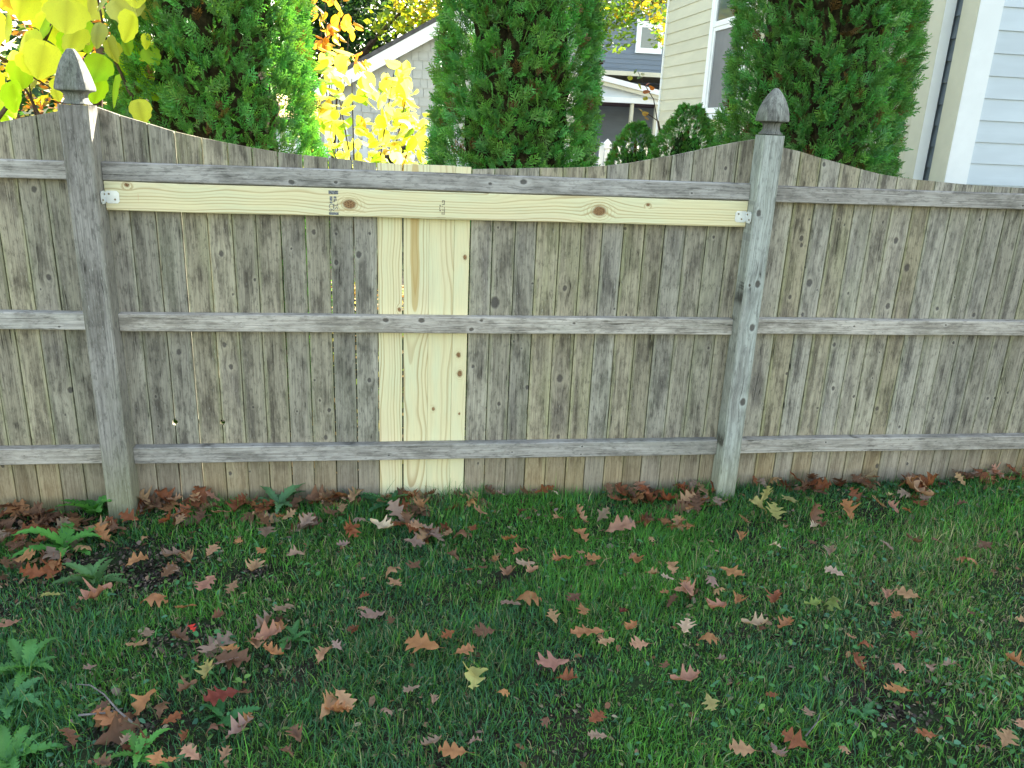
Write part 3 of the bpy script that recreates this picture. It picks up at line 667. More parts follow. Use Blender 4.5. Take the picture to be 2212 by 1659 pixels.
# ------------------------------------------------------------------ white picket fence far behind
YF = 8.0
pp = hit_y(1313, 300, YF)
WF = empty('white_fence', (pp[0], YF, 0)); tag(WF, 'low white picket fence with pointed post, far behind the middle arborvitae', 'fence')
V = []; F = []
def pyr(V, F, prof, x=0, y=0):
    b = len(V)
    for h, z in prof: V += [(x - h, y - h, z), (x + h, y - h, z), (x + h, y + h, z), (x - h, y + h, z)]
    for r in range(len(prof) - 1):
        for k in range(4): F.append((b + r * 4 + k, b + r * 4 + (k + 1) % 4, b + (r + 1) * 4 + (k + 1) % 4, b + (r + 1) * 4 + k))
tz = pp[2]
pyr(V, F, [(.042, -.05), (.042, tz - .16), (.03, tz - .15), (.03, tz - .125), (.055, tz - .118), (.05, tz - .06), (.004, tz)])
mk('post', mesh('post', V, F, M_WHITE), WF)
for px0 in (-2.4, -4.8): mk('post', bpy.data.meshes['post.003'] if False else mesh('post', V, F, M_WHITE), WF, (px0, 0, 0))
V = [(-.03, -.012, 0), (.03, -.012, 0), (.03, -.012, .92), (0, -.012, .98), (-.03, -.012, .92)]; V += [(a, .012, c) for a, b, c in V]
PM = mesh('picket', V, [(0, 1, 2, 3, 4), (9, 8, 7, 6, 5), (0, 5, 6, 1), (1, 6, 7, 2), (2, 7, 8, 3), (3, 8, 9, 4), (4, 9, 5, 0)], M_WHITE)
for i in range(58):
    x = -5.6 + i * .12
    if min(abs(x), abs(x + 2.4), abs(x + 4.8)) > .06: mk('picket', PM, WF, (x, -.02, .30 + .06 * abs(math.sin(x * 1.3))))
for z in (.42, 1.0): box('rail', (-5.6, 1.3, .0, .03, z, z + .07), M_WHITE, WF)
for i in range(58): pass
# dark metal frame glimpsed through the yellow shrub
MB = empty('metal_frame', tuple(hit_y(860, 340, 3.4) * np.array([1, 1, 0]))); tag(MB, 'dark metal garden frame glimpsed through the yellow shrub', 'garden frame')
def at_(px, py, Y): p = hit_y(px, py, Y); return (p[0] - MB.location.x, p[1] - MB.location.y, p[2])
V, F = tube_vf([at_(820, 350, 3.4), at_(848, 332, 3.35), at_(880, 313, 3.3)], [.02, .035, .035], 8); mk('arm', mesh('arm', V, F, M_DARKM), MB)
V, F = tube_vf([at_(828, 338, 3.4), at_(832, 350, 3.4), at_(890, 345, 3.4)], [.02, .03, .025], 8); mk('arm', mesh('arm', V, F, M_DARKM), MB)
for px in (832, 880):
    p = at_(px, 345, 3.4); V, F = tube_vf([p, (p[0], p[1], 0)], [.02, .02], 8); mk('leg', mesh('leg', V, F, M_DARKM), MB)

# ------------------------------------------------------------------ arborvitae
def spray_template(seed, L=.10, nb=9, wk=1.0):
    r = random.Random(seed); V = []; F = []; T = []
    def quad(p0, p1, w0, w1, t0, t1):
        d = (p1[0] - p0[0], p1[1] - p0[1]); l = (math.hypot(*d) + 1e-6) / wk; nx, nz = -d[1] / l, d[0] / l; b = len(V)
        for p, w, sgn, t in ((p0, w0, -1, t0), (p0, w0, 1, t0), (p1, w1, 1, t1), (p1, w1, -1, t1)):
            V.append((p[0] + nx * w * sgn, r.uniform(-.004, .004) * (t > .4), p[1] + nz * w * sgn)); T.append(t)
        F.append((b, b + 1, b + 2, b + 3))
    quad((0, 0), (r.uniform(-.01, .01), L), .0028, .0014, 0, 1)
    for i in range(nb):
        f = .12 + .8 * i / (nb - 1); s = 1 if i % 2 else -1; bl = L * (.55 - .42 * abs(f - .35)) * r.uniform(.8, 1.15); an = R(r.uniform(32, 50))
        b0 = (0, L * f); e = (s * math.sin(an) * bl, b0[1] + math.cos(an) * bl); quad(b0, e, .0030, .0016, f * .6, 1)
        for t, s2_ in ((.35, 1), (.55, -1), (.75, 1)):
            c = (b0[0] + (e[0] - b0[0]) * t, b0[1] + (e[1] - b0[1]) * t); a2 = math.atan2(e[0] - b0[0], e[1] - b0[1]) + s2_ * R(38); l2 = bl * .36
            quad(c, (c[0] + math.sin(a2) * l2, c[1] + math.cos(a2) * l2), .0028, .0016, .5, 1)
    V = np.array(V); V[:, 0] *= 1.0; F = np.array(F); T3 = []
    for k, f_ in enumerate(F):
        main = (k == 0) or ((k - 1) % 4 == 0)
        T3.append((f_[0], f_[1], f_[2])) ; 
        if main: T3.append((f_[0], f_[2], f_[3]))
    return V, np.array(T3), np.array(T)
SPR = [spray_template(s, wk=1.22) for s in range(4)]; SPRS = [spray_template(s + 9, .10, 7, 1.9) for s in range(4)]
def arborvitae(name, px, Y, radii, height, label, n, seed, sc=1.0, zsplit=2.35, green=(.108, .315, .065), lean=0, brown=.03):
    """radii: list of (z, r) for the crown's outline"""
    rg = np.random.default_rng(seed); base = hit_y(px, 300, Y); gx = base[0]
    T = empty(name, (gx, Y, 0)); tag(T, label, 'arborvitae')
    rz = np.array([a for a, b in radii]); rr = np.array([b for a, b in radii])
    V, F = tube_vf([(0, 0, -.05), (.01, 0, height * .4), (0, 0, height * .93)], [.045, .035, .01], 8); mk('trunk', mesh('trunk', V, F, M_BARKO), T)
    # inner mass of bare brown twigs
    nv, nh = 34, 26; V = []; F = []
    for j in range(nh):
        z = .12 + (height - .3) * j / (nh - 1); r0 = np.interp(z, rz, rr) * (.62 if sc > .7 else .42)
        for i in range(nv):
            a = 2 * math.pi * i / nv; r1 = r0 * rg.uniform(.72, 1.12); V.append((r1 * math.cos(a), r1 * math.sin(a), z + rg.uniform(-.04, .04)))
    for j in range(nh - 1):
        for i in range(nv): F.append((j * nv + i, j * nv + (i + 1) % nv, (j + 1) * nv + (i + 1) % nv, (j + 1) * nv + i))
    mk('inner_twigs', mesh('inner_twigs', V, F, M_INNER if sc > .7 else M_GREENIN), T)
    # sprays of scale leaves
    ph = rg.uniform(0, 6.28, 12)
    VV = []; FF = []; CC = []; off = 0
    top = height; m = 0
    zl = rg.uniform(.05 if sc > .7 else .75, min(zsplit, height), n); zh = rg.uniform(zsplit, height, n // 5) if height > zsplit else np.zeros(0)
    zs = np.concatenate([zl, zh]); big = np.concatenate([np.ones(len(zl)), np.full(len(zh), 1.9)])
    for z, bsc in zip(zs, big):
        a = rg.uniform(0, 2 * math.pi); r0 = np.interp(z, rz, rr)
        # vertical clumps: shells that stand proud or sink in
        cl = math.sin(a * 5 + ph[0] + 2.3 * math.sin(z * 3.1 + ph[1])) * .5 + math.sin(a * 11 + ph[2] + z * 5) * .3 + math.sin(z * 9 + a * 3 + ph[3]) * .35
        if cl < -.55 and rg.random() < .45: continue
        if math.sin(a) > .35 and rg.random() < .62: continue
        rad = r0 * (.945 + .05 * cl) - abs(rg.normal(0, .028)) * sc
        if rad < .02: rad = .02
        c, s = math.cos(a), math.sin(a)
        pos = np.array([rad * c, rad * s, z])
        outw = np.array([c, s, 0.0]); up = np.array([0, 0, 1.0])
        tang = np.array([-s, c, 0.0])
        d = outw * rg.uniform(.25, 1.0) + up * rg.uniform(.1, 1.0) + tang * rg.normal(0, .45); d /= np.linalg.norm(d)
        nrm = tang * rg.normal(0, 1) + outw * rg.normal(.6, .6) + up * rg.normal(0, .4); nrm -= d * nrm.dot(d); nrm /= np.linalg.norm(nrm) + 1e-9
        sd = np.cross(d, nrm); S = sc * bsc * rg.uniform(.38, .80)
        v, f, t = (SPR if sc > .7 else SPRS)[rg.integers(4)]
        P = pos + (v[:, :1] * sd + v[:, 1:2] * nrm + v[:, 2:3] * d) * S
        g_ = np.array(green) * rg.uniform(.6, 1.4) * np.array([rg.uniform(.7, 1.45), 1, rg.uniform(.7, 1.3)])
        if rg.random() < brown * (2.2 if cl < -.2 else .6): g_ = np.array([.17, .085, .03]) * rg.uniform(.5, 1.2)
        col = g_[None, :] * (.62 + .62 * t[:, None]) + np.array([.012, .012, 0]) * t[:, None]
        VV.append(P); FF.append(f + off); CC.append(col); off += len(v)
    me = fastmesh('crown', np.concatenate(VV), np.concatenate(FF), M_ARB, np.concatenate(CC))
    o = mk('crown', me, T); return T
arborvitae('arborvitae', 476, .95, [(0, .34), (.5, .42), (1.2, .44), (1.6, .41), (2.1, .36), (2.8, .27), (3.6, .12), (3.9, .02)], 3.8, 'tall dense arborvitae nearest the left post, sunlit on its right side', 10500, 11)
arborvitae('arborvitae', 1112, .95, [(0, .34), (.5, .375), (1.3, .375), (1.7, .365), (2.1, .335), (2.8, .25), (3.5, .1), (3.8, .02)], 3.7, 'tall dense arborvitae behind the new pale boards', 11000, 12, brown=.03)
arborvitae('arborvitae', 1744, 1.05, [(0, .34), (.6, .43), (1.3, .43), (1.7, .445), (2.2, .42), (2.8, .36), (3.6, .16), (4.0, .02)], 3.9, 'tall dark arborvitae in front of the beige house, behind the right post', 11500, 13, green=(.088, .265, .058))
arborvitae('small_arborvitae', 1374, 2.6, [(0, .2), (.8, .22), (1.2, .20), (1.4, .12), (1.52, .02)], 1.50, 'small round arborvitae beside the white fence post', 4200, 14, .52, green=(.10, .30, .06))
arborvitae('small_arborvitae', 1484, 2.3, [(0, .24), (.8, .31), (1.15, .31), (1.4, .20), (1.58, .08), (1.66, .02)], 1.62, 'small pointed arborvitae under the window of the beige house', 6000, 15, .52, green=(.10, .30, .06))
for o_ in [o for o in bpy.data.objects if o.name.startswith('small_arb')]: o_['group'] = 'small arborvitae shrubs'
for o_ in [o for o in bpy.data.objects if o.name.startswith('arborvitae')]: o_['group'] = 'tall arborvitae columns behind the fence'

# ------------------------------------------------------------------ leafy trees far behind
def leafcloud(rg, clumps, nper, size, cols, flat=0.5):
    VV = []; FF = []; CC = []; off = 0
    for (cx_, cy_, cz_, rx_, ry_, rz_, ci) in clumps:
        n = int(nper * (rx_ * ry_ * rz_) ** (2 / 3) / .25) + 10
        d = rg.normal(size=(n, 3)); d /= np.linalg.norm(d, axis=1)[:, None]
        rad = rg.uniform(.35, 1.0, n) ** .6
        P = np.array([cx_, cy_, cz_]) + d * rad[:, None] * np.array([rx_, ry_, rz_])
        u = rg.normal(size=(n, 3)); u[:, 2] *= flat; u /= np.linalg.norm(u, axis=1)[:, None]
        v = np.cross(u, rg.normal(size=(n, 3))); v /= np.linalg.norm(v, axis=1)[:, None] + 1e-9
        S = size * rg.uniform(.6, 1.3, n)[:, None]
        w3 = np.cross(u, v)
        q_ = np.stack([P - u * S, P + v * S * .55 + w3 * S * .15, P + u * S * 1.1, P - v * S * .55 + w3 * S * .15], 1)
        VV.append(q_.reshape(-1, 3)); FF.append(np.arange(n * 4).reshape(-1, 4) + off); off += n * 4
        c = np.array(cols[ci]) * rg.uniform(.6, 1.4, (n, 1)) * rg.uniform(.85, 1.15, (n, 3)); CC.append(np.repeat(c, 4, 0))
    return np.concatenate(VV), np.concatenate(FF), np.concatenate(CC)
def tree(name, base, clumps, nper, size, cols, label, cat, seed, trunk_r=.18, trunk_top=None, group=None, branches=8):
    rg = np.random.default_rng(seed); rd = random.Random(seed); bx_, by_ = base
    T = empty(name, (bx_, by_, 0)); tag(T, label, cat, group)
    zc = np.mean([c[2] for c in clumps]); tt = trunk_top or zc
    V, F = tube_vf([(0, 0, -.1), (.05, .02, tt * .3), (-.06, 0, tt * .7), (.05, 0, tt)], [trunk_r * 1.25, trunk_r, trunk_r * .8, trunk_r * .4], 10)
    for c in rd.sample(clumps, min(branches, len(clumps))):
        e = Vector((c[0] - bx_, c[1] - by_, c[2])); s = Vector((0, 0, min(tt * .75, max(e.z * .6, .5)))); mid = s.lerp(e, .5) + Vector((0, 0, .15))
        tube_vf([s, mid, e], [trunk_r * .45, trunk_r * .25, trunk_r * .07], 6, V, F)
    if name == 'yellow_tree':
        tube_vf([Vector((0, 0, 3.0)), Vector(hit_y(1470, -10, 10.2)) - Vector((bx_, by_, 0)), Vector(hit_y(1385, 8, 9.9)) - Vector((bx_, by_, 0)), Vector(hit_y(1340, -20, 9.8)) - Vector((bx_, by_, 0))], [.10, .08, .055, .02], 8, V, F)
    mk('trunk', mesh('trunk', V, F, M_BARK), T)
    VV, FF, CC = leafcloud(rg, clumps, nper, size, cols); VV = VV - np.array([bx_, by_, 0])
    mk('crown', fastmesh('crown', VV, FF, M_TREE, CC), T); return T
def clumps_px(lst, Y, rad, ci=0, dy=1.0, seed=3):
    r = random.Random(seed); out = []
    for px, py, k in lst:
        y = Y + r.uniform(-dy, dy); p = hit_y(px, py, y); s = rad * k * r.uniform(.85, 1.15); out.append((p[0], y, p[2], s * 1.1, s, s * .8, ci))
    return out
DG = [(.030, .085, .030), (.19, .26, .025), (.42, .36, .03), (.10, .20, .03)]
cl = clumps_px([(640 + 45 * i, -60 + 42 * j, 1) for i in range(6) for j in range(7) if 42 * j - 60 < 160 - (i - 1) * 14], 16, .75, 0, 1.2, 4)
cl += clumps_px([(820, 40, .5), (850, 60, .6), (875, 30, .8), (905, 15, .8), (925, 45, .6), (890, 75, .45), (935, -10, .8), (860, 100, .35), (990, -30, 1), (1040, 0, 1)], 13.5, .55, 1, .5, 5)  # sunlit edge of the crown painted in with lighter leaf colours
cl += clumps_px([(910, 40, .5), (880, 10, .6), (940, 20, .6)], 13.2, .45, 2, .4, 6)  # brightest part of the painted sunlit edge
tree('green_tree', (hit_y(740, 200, 17)[0], 17), cl, 75, .085, DG, 'large dark green tree with sunlit yellow green edge, behind the shingled house', 'tree', 21, .25, 5.5)
cl = clumps_px([(1262, 10, .8), (1290, 35, .8), (1265, 20, .7), (1285, 60, .6), (1300, 90, .45), (1310, 20, .9), (1335, 50, .7), (1350, 85, .4), (1360, 10, .9), (1390, 15, .7), (1400, -20, 1), (1430, 60, .5), (1440, 30, .6), (1425, 90, .35), (1330, -40, 1.2), (1270, -40, 1), (1420, -60, 1.2), (1480, -80, 1.4), (1335, 105, .25)], 9.5, .42, 3, .5, 7)
cl += clumps_px([(1280, 30, .5), (1275, 80, .4), (1285, 110, .25), (1345, 30, .5), (1430, 50, .6), (1440, 80, .45), (1425, 20, .6), (1385, 5, .5)], 9.1, .34, 2, .3, 8)
tree('yellow_tree', (hit_y(1560, 200, 11)[0], 11), cl, 260, .045, DG, 'yellow and green autumn tree hanging over the slate blue house', 'tree', 22, .14, 3.8, branches=0)
for k, (x, y, s, ci) in enumerate([(-9, 26, 3.2, 0), (-3.5, 29, 3.4, 3), (14, 34, 4, 0)]):
    r = random.Random(50 + k); cl = [(x + r.uniform(-s, s), y + r.uniform(-2, 2), s * .9 + r.uniform(-.8 * s, 1.1 * s), s * .55, s * .5, s * .45, r.choice([ci, ci, 3])) for _ in range(16)]
    tree('distant_tree', (x, y), cl, 14, .22, DG, ['dark distant tree far left behind the yards', 'mixed green distant tree behind the shingled house', 'distant dark tree behind the houses at right'][k], 'tree', 60 + k, .3, None, 'trees beyond the houses')

# ------------------------------------------------------------------ yellow shrubs with single leaves
def ovate(name, L=1.0, W=.36, lobed=0, fold=.15, curl=.15, seed=0, nr=7, teeth=0.0):
    r = random.Random(seed); V = []; F = []; vein = []
    for i in range(nr + 1):
        t = i / nr; wv = W * math.sin(math.pi * min(1, t ** .75 * 1.0)) ** .8 if 0 < t < 1 else .0
        if lobed: wv = W * (math.sin(math.pi * t ** .62) ** .62) * (1 + .07 * math.cos(t * 19)) if 0 < t < 1 else 0
        wv = max(wv * (1 + teeth * r.uniform(-1, 1)), .004)
        for k in (-1, -.5, 0, .5, 1):
            V.append((k * wv, -fold * abs(k) * wv * 2 - curl * t * t, t * L - (.25 * abs(k) ** 2 * W * (1 if t < .3 else 0)))); vein.append(1.0 if k == 0 else 0.0)
    for i in range(nr):
        for k in range(4): a = i * 5 + k; F.append((a, a + 1, a + 6, a + 5))
    me = mesh(name, V, F, M_YEL, True); at = me.attributes.new('vein', 'FLOAT', 'POINT'); at.data.foreach_set('value', vein); return me
LEAFM = [ovate('leaf', 1, .34, 0, .2, .2, s) for s in range(2)] + [ovate('leaf', 1, .36, 0, .1, -.15, 3)]
BIGM = [ovate('leaf', 1, .50, 1, .12, .2, s, 20, .012) for s in range(5, 8)]
def leaf_shrub(name, base, leaves, stems, label, cat, meshes, seed, stem_r=.006):
    """leaves: (x,y,z,size,tint,facing)  stems: lists of points"""
    T = empty(name, base); tag(T, label, cat); bv = Vector(base); r = random.Random(seed)
    V, F = [], []
    for st in stems: tube_vf([Vector(p) - bv for p in st], [stem_r * (1.5 - 1.1 * i / (len(st) - 1)) for i in range(len(st))], 6, V, F)
    mk('stem', mesh('stem', V, F, M_BARK), T)
    for (x, y, z, s, tint, face) in leaves:
        o = mk('leaf', r.choice(meshes), T, Vector((x, y, z)) - bv); o.scale = (s, s, s); o['tint'] = [float(c) for c in tint]
        o.rotation_euler = (face[0], face[1], face[2])
    return T
r = random.Random(5)
# middle shrub between the first two arborvitae
leaves = []; stems = []
Ym = 1.9
outline = [(690, 345, 60), (700, 290, 60), (705, 240, 55), (720, 190, 55), (745, 155, 50), (770, 200, 70), (800, 250, 70), (770, 300, 80), (830, 210, 55), (860, 240, 55), (850, 300, 70), (900, 300, 50), (910, 330, 45), (865, 150, 24), (840, 175, 35), (870, 190, 35), (740, 340, 70), (820, 340, 70), (895, 255, 25), (715, 130, 35), (790, 340, 70), (730, 260, 70), (900, 345, 45)]
for _ in range(298):
    a, b, rad = r.choice(outline); px = a + r.gauss(0, rad * .45); py = b + r.gauss(0, rad * .45)
    if px > 930: px = 925 - r.random() * 30
    if py < 130 and px > 760: continue
    y = Ym + r.uniform(-.45, .5); p = hit_y(px, py, y)
    t = r.random(); tint = (.84, .84, .20) if t < .5 else ((.82, .82, .36) if t < .75 else ((.25, .42, .04) if t < .93 else (.62, .42, .08)))
    leaves.append((p[0], p[1], p[2], r.uniform(.06, .11), tint, (R(r.uniform(60, 175)), R(r.uniform(-40, 40)), R(r.uniform(0, 360)))))
b0 = hit_y(790, 345, Ym); bx0 = b0[0]
for px, py in [(720, 140), (760, 170), (850, 160), (880, 200), (900, 260), (700, 250), (820, 260), (860, 330), (740, 320)]:
    e = hit_y(px, py, Ym + r.uniform(-.2, .2)); stems.append([(bx0 + r.uniform(-.05, .05), Ym, 0), ((bx0 + e[0]) / 2 + r.uniform(-.05, .05), Ym, e[2] * .6), tuple(e)])
leaf_shrub('yellow_shrub', (bx0, Ym, 0), leaves, stems, 'sunlit yellow leaved shrub between the left and middle arborvitae', 'shrub', LEAFM, 6)
# orange shrub above it, farther back
leaves = []; stems = []; Yo = 2.9
for _ in range(90):
    a, b, rad = r.choice([(695, 30, 22), (715, 70, 22), (690, 90, 18), (735, 45, 15), (755, 50, 14), (700, 0, 25), (720, 110, 20), (745, 120, 20), (780, 130, 15), (690, -30, 30), (735, -40, 30)])
    p = hit_y(a + r.gauss(0, rad * .6), b + r.gauss(0, rad * .6), Yo + r.uniform(-.3, .3))
    tint = r.choice([(.75, .42, .05), (.70, .50, .08), (.60, .25, .05)]); leaves.append((*p, r.uniform(.055, .085), tint, (R(r.uniform(90, 175)), R(r.uniform(-30, 30)), R(r.uniform(0, 360)))))
b0 = hit_y(720, 345, Yo)
for px, py in [(690, 20), (735, 40), (755, 60), (715, 110), (700, -40), (740, -60)]:
    e = hit_y(px, py, Yo); stems.append([(b0[0], Yo, 0), (b0[0], Yo, e[2] * .5), tuple(e)])
leaf_shrub('orange_shrub', (b0[0], Yo, 0), leaves, stems, 'thin orange leaved shrub rising right of the left arborvitae', 'shrub', LEAFM, 7)
# small twiggy sapling in front of the beige corner
leaves = []; Ys = 2.9
for px, py, s, t in [(1362, 163, .05, 1), (1378, 166, .045, 0), (1370, 152, .045, 0), (1385, 158, .03, 2), (1383, 182, .05, 1), (1391, 196, .055, 3), (1403, 188, .05, 3), (1396, 208, .05, 1), (1398, 180, .045, 3), (1382, 236, .05, 4), (1388, 246, .045, 4), (1398, 247, .04, 3), (1394, 252, .035, 4), (1405, 320, .04, 3)]:
    p = hit_y(px, py, Ys); tint = [(.12, .2, .05), (.45, .45, .04), (.6, .6, .55), (.50, .16, .06), (.38, .26, .14)][t]
    leaves.append((*p, s * 1.15, tint, (R(r.uniform(80, 130)), R(r.uniform(-60, 60)), R(r.uniform(-40, 40)))))
tp = [tuple(hit_y(*c, Ys)) for c in ((1440, 330), (1425, 290), (1412, 215), (1385, 170), (1378, 155))]
tp2 = [tuple(hit_y(*c, Ys)) for c in ((1430, 300), (1422, 262), (1405, 250), (1385, 238))]
b0 = hit_y(1440, 330, Ys); leaf_shrub('sapling', (b0[0], Ys, 0), leaves, [[(b0[0], Ys, 0), tuple(b0)] + tp[1:], tp2], 'thin sapling with few red and green leaves by the beige corner', 'sapling', LEAFM, 8, .004)
# big leaved vine at the left, close to the fence
leaves = []; Yv = .55
big = [(20, 60, .15, 0), (60, 110, .19, 0), (110, 60, .22, 0), (150, 40, .20, 0), (100, 130, .17, 0), (30, 210, .15, 1), (45, 160, .13, 1), (10, 225, .13, 1), (200, 20, .16, 2), (250, 30, .14, 2), (290, 60, .14, 0), (235, 110, .12, 3), (265, 145, .15, 1), (225, 150, .14, 1), (290, 120, .12, 1), (300, 165, .13, 1), (250, 200, .16, 1), (215, 190, .14, 1), (280, 215, .14, 0), (310, 200, .12, 1), (60, 10, .16, 0), (120, 0, .2, 0), (0, 120, .15, 0), (15, 10, .13, 4), (170, 90, .15, 0), (215, 75, .12, 2), (310, 20, .14, 2), (280, 0, .14, 2), (5, 255, .10, 1), (300, 240, .11, 0), (-40, 60, .18, 0), (-60, 150, .17, 0), (-40, 220, .14, 1), (50, -50, .2, 0), (150, -60, .2, 0), (250, -50, .18, 0), (330, 100, .10, 1), (75, 190, .10, 3), (120, 205, .06, 0)]
big += [(a_ + r.uniform(-55, 55), b_ + r.uniform(-50, 45), c_ * r.uniform(.55, .9), r.choice([d_, d_, 0, 1])) for a_, b_, c_, d_ in big if b_ < 205]
for px, py, s, t in big:
    if px > 318: px -= 60
    y = Yv + r.uniform(-.15, .25); p = hit_y(px, py, y); tint = [(.84, .84, .09), (.50, .76, .04), (.72, .70, .25), (.50, .50, .06), (.60, .38, .05)][t]
    leaves.append((p[0], p[1], p[2] + s * .3, s * .74, tint, (R(r.uniform(130, 190)), R(r.uniform(-35, 35)), R(r.uniform(-70, 70)))))
stems = []
for c in (((-120, 60), (20, 135), (60, 160), (110, 190)), ((-60, 330), (60, 170), (110, 60), (130, -80)), ((360, 300), (280, 200), (230, 90), (200, -60)), ((150, 330), (90, 260), (60, 200), (10, 140))):
    stems.append([tuple(hit_y(a, b, Yv + .12)) for a, b in c])
stems.append([(-.35, Yv + .1, 0), (-.35, Yv + .12, 1.0), tuple(hit_y(60, 170, Yv + .12))])
leaf_shrub('large_leaved_vine', (-.35, Yv + .1, 0), leaves, stems, 'backlit vine with large yellow green leaves behind the left post', 'vine', BIGM, 9, .007)
# brown hedge behind the vine
cl = []
rr_ = random.Random(77)
for _ in range(70):
    px, py = rr_.uniform(-260, 345), rr_.uniform(-40, 330); y = rr_.uniform(1.9, 2.9); p = hit_y(px, py, y); cl.append((p[0], y, p[2], .22, .2, .24, rr_.choice([0, 0, 1, 2])))
cl = [c for c in cl if not (c[0] > -.25 and c[2] > 2.3)]
tree('brown_shrub', (-.7, 2.4), cl, 60, .028, [(.16, .065, .022), (.24, .11, .03), (.34, .30, .03)], 'tall rust brown shrub behind the large leaved vine', 'shrub', 31, .06, 1.8)

# ------------------------------------------------------------------ lawn
def fbm(x, y, s, seed):
    r_ = np.random.default_rng(seed); out = np.zeros_like(x); a = 1; tot = 0
    for o in range(4):
        for k in range(3):
            th = r_.uniform(0, 6.28); fq = s * 2 ** o * r_.uniform(.8, 1.25); out += a * np.sin((x * math.cos(th) + y * math.sin(th)) * fq + r_.uniform(0, 6.28)); tot += a
        a *= .6
    return .5 + .5 * out / tot * 2.2
soil_spots = [(*hit_z(270, 1205, .02)[:2], .24, .12), (*hit_z(430, 1350, .02)[:2], .08, .05), (*hit_z(290, 1205, .02)[:2], .15, .13), (*hit_z(390, 1375, .02)[:2], .13, .06), (*hit_z(330, 1240, .02)[:2], .12, .1), (*hit_z(290, 1560, .02)[:2], .10, .05), (*hit_z(60, 1130, .02)[:2], .30, .09), (*hit_z(250, 1600, .02)[:2], .10, .04), (*hit_z(1950, 1560, .02)[:2], .08, .04), (*hit_z(550, 1240, .02)[:2], .08, .05)]
def build_grass(N=270000):
    x = rng.uniform(-1.75, 4.9, N * 2); y = -rng.uniform(0, 1, N * 2) ** 1.0 * 2.35
    # denser towards the camera's view wedge, thinned in bare spots
    keep = np.ones(len(x), bool)  # candidate blades
    dep = (y + 2.96); half = .95 + dep * .72
    keep &= np.abs(x - (1.1 + dep * .12)) < half + .15
    bare = np.zeros(len(x))
    for sx, sy, rx_, ry_ in soil_spots: bare = np.maximum(bare, np.exp(-(((x - sx) / rx_) ** 2 + ((y - sy) / ry_) ** 2)))
    thin = fbm(x, y, 3.0, 5); dens = np.clip(.45 + thin * .75, .25, 1) * (1 - .96 * np.clip(bare * 1.3, 0, 1))
    keep &= rng.random(len(x)) < dens
    x, y = x[keep][:N], y[keep][:N]; n = len(x)
    tuft = fbm(x, y, 7.0, 9); hmap = fbm(x, y, 2.2, 12)
    L = rng.gamma(5, .0060, n) * (.62 + .75 * np.clip(tuft, 0, 1.2)) ; L = np.clip(L * .92, .012, .10)
    nearf = np.exp(-((y + .03) / .07) ** 2); L *= 1 + 1.0 * nearf * rng.random(n) * np.clip(fbm(x, y, 4, 44), 0, 1)
    lush = (np.exp(-(((x - .35) / .5) ** 2 + ((y + 1.55) / .35) ** 2)) + np.exp(-(((x - 1.35) / .25) ** 2 + ((y + .1) / .10) ** 2)) * 1.3 + np.exp(-(((x + .3) / .6) ** 2 + ((y + 1.3) / .35) ** 2)))
    L *= 1 + .55 * lush
    W = rng.uniform(.0008, .0020, n) * (1 + .5 * (rng.random(n) < .08))
    az = fbm(x, y, 5.0, 33) * 9 + rng.normal(0, 1.7, n); lean = np.clip(rng.gamma(3.2, .42, n), .15, 2.6)
    dx, dy_ = np.cos(az), np.sin(az); z0 = ground_z(x, y) - .002
    ts = [0, .55, 1.0]; V = np.zeros((n, 5, 3)); th = np.zeros(n); px = x.copy(); py = y.copy(); pz = z0.copy(); sgn = np.stack([-dy_, dx], 1)
    tw = rng.uniform(-.9, .9, n); sx_ = np.cos(tw)[:, None] * sgn + np.sin(tw)[:, None] * np.stack([dx, dy_], 1)
    for i, t in enumerate(ts):
        if i:
            th = lean * ((t + ts[i - 1]) / 2) ** .8; st = (t - ts[i - 1]) * L
            px = px + np.sin(th) * st * dx; py = py + np.sin(th) * st * dy_; pz = pz + np.cos(th) * st
        wv = W * (1 - t ** 1.6)
        pz = np.maximum(pz, z0 + .003)
        if i < 2:
            V[:, i * 2, 0] = px - sx_[:, 0] * wv; V[:, i * 2, 1] = py - sx_[:, 1] * wv; V[:, i * 2, 2] = pz
            V[:, i * 2 + 1, 0] = px + sx_[:, 0] * wv; V[:, i * 2 + 1, 1] = py + sx_[:, 1] * wv; V[:, i * 2 + 1, 2] = pz
        else: V[:, 4, 0] = px; V[:, 4, 1] = py; V[:, 4, 2] = pz
    T = np.array([[0, 1, 3], [0, 3, 2], [2, 3, 4]]); F = (np.arange(n)[:, None, None] * 5 + T[None]).reshape(-1, 3)
    gcols = np.array([(.078, .225, .050), (.105, .300, .045), (.075, .215, .090), (.160, .330, .050), (.40, .35, .19), (.24, .26, .12)])
    dry = np.exp(-(((x - 3.0) / .8) ** 2 + ((y + .95) / .5) ** 2)) * 1.2 + .35 * np.clip(fbm(x, y, 3.3, 71) - .55, 0, 1) * 2 + .25 * np.exp(-(((x - .9) / .5) ** 2 + ((y + .5) / .3) ** 2))
    u = rng.random(n); idx = np.where(u < .38, 0, np.where(u < .62, 1, np.where(u < .82, 2, 3)))
    patch = fbm(x, y, 2.6, 90); idx = np.where((patch > .62) & (rng.random(n) < .55), 1, idx); idx = np.where((patch < .38) & (rng.random(n) < .5), 2, idx)
    isdry = rng.random(n) < .035 + .34 * np.clip(dry, 0, 1); idx = np.where(isdry, np.where(rng.random(n) < .45, 4, 5), idx)
    c = gcols[idx] * rng.uniform(.65, 1.4, (n, 1)) * rng.uniform(.88, 1.12, (n, 3)) * (.82 + .3 * patch[:, None])
    C = np.repeat(c[:, None, :], 5, 1) * np.array([.8, .8, .95, .95, 1.12])[None, :, None]
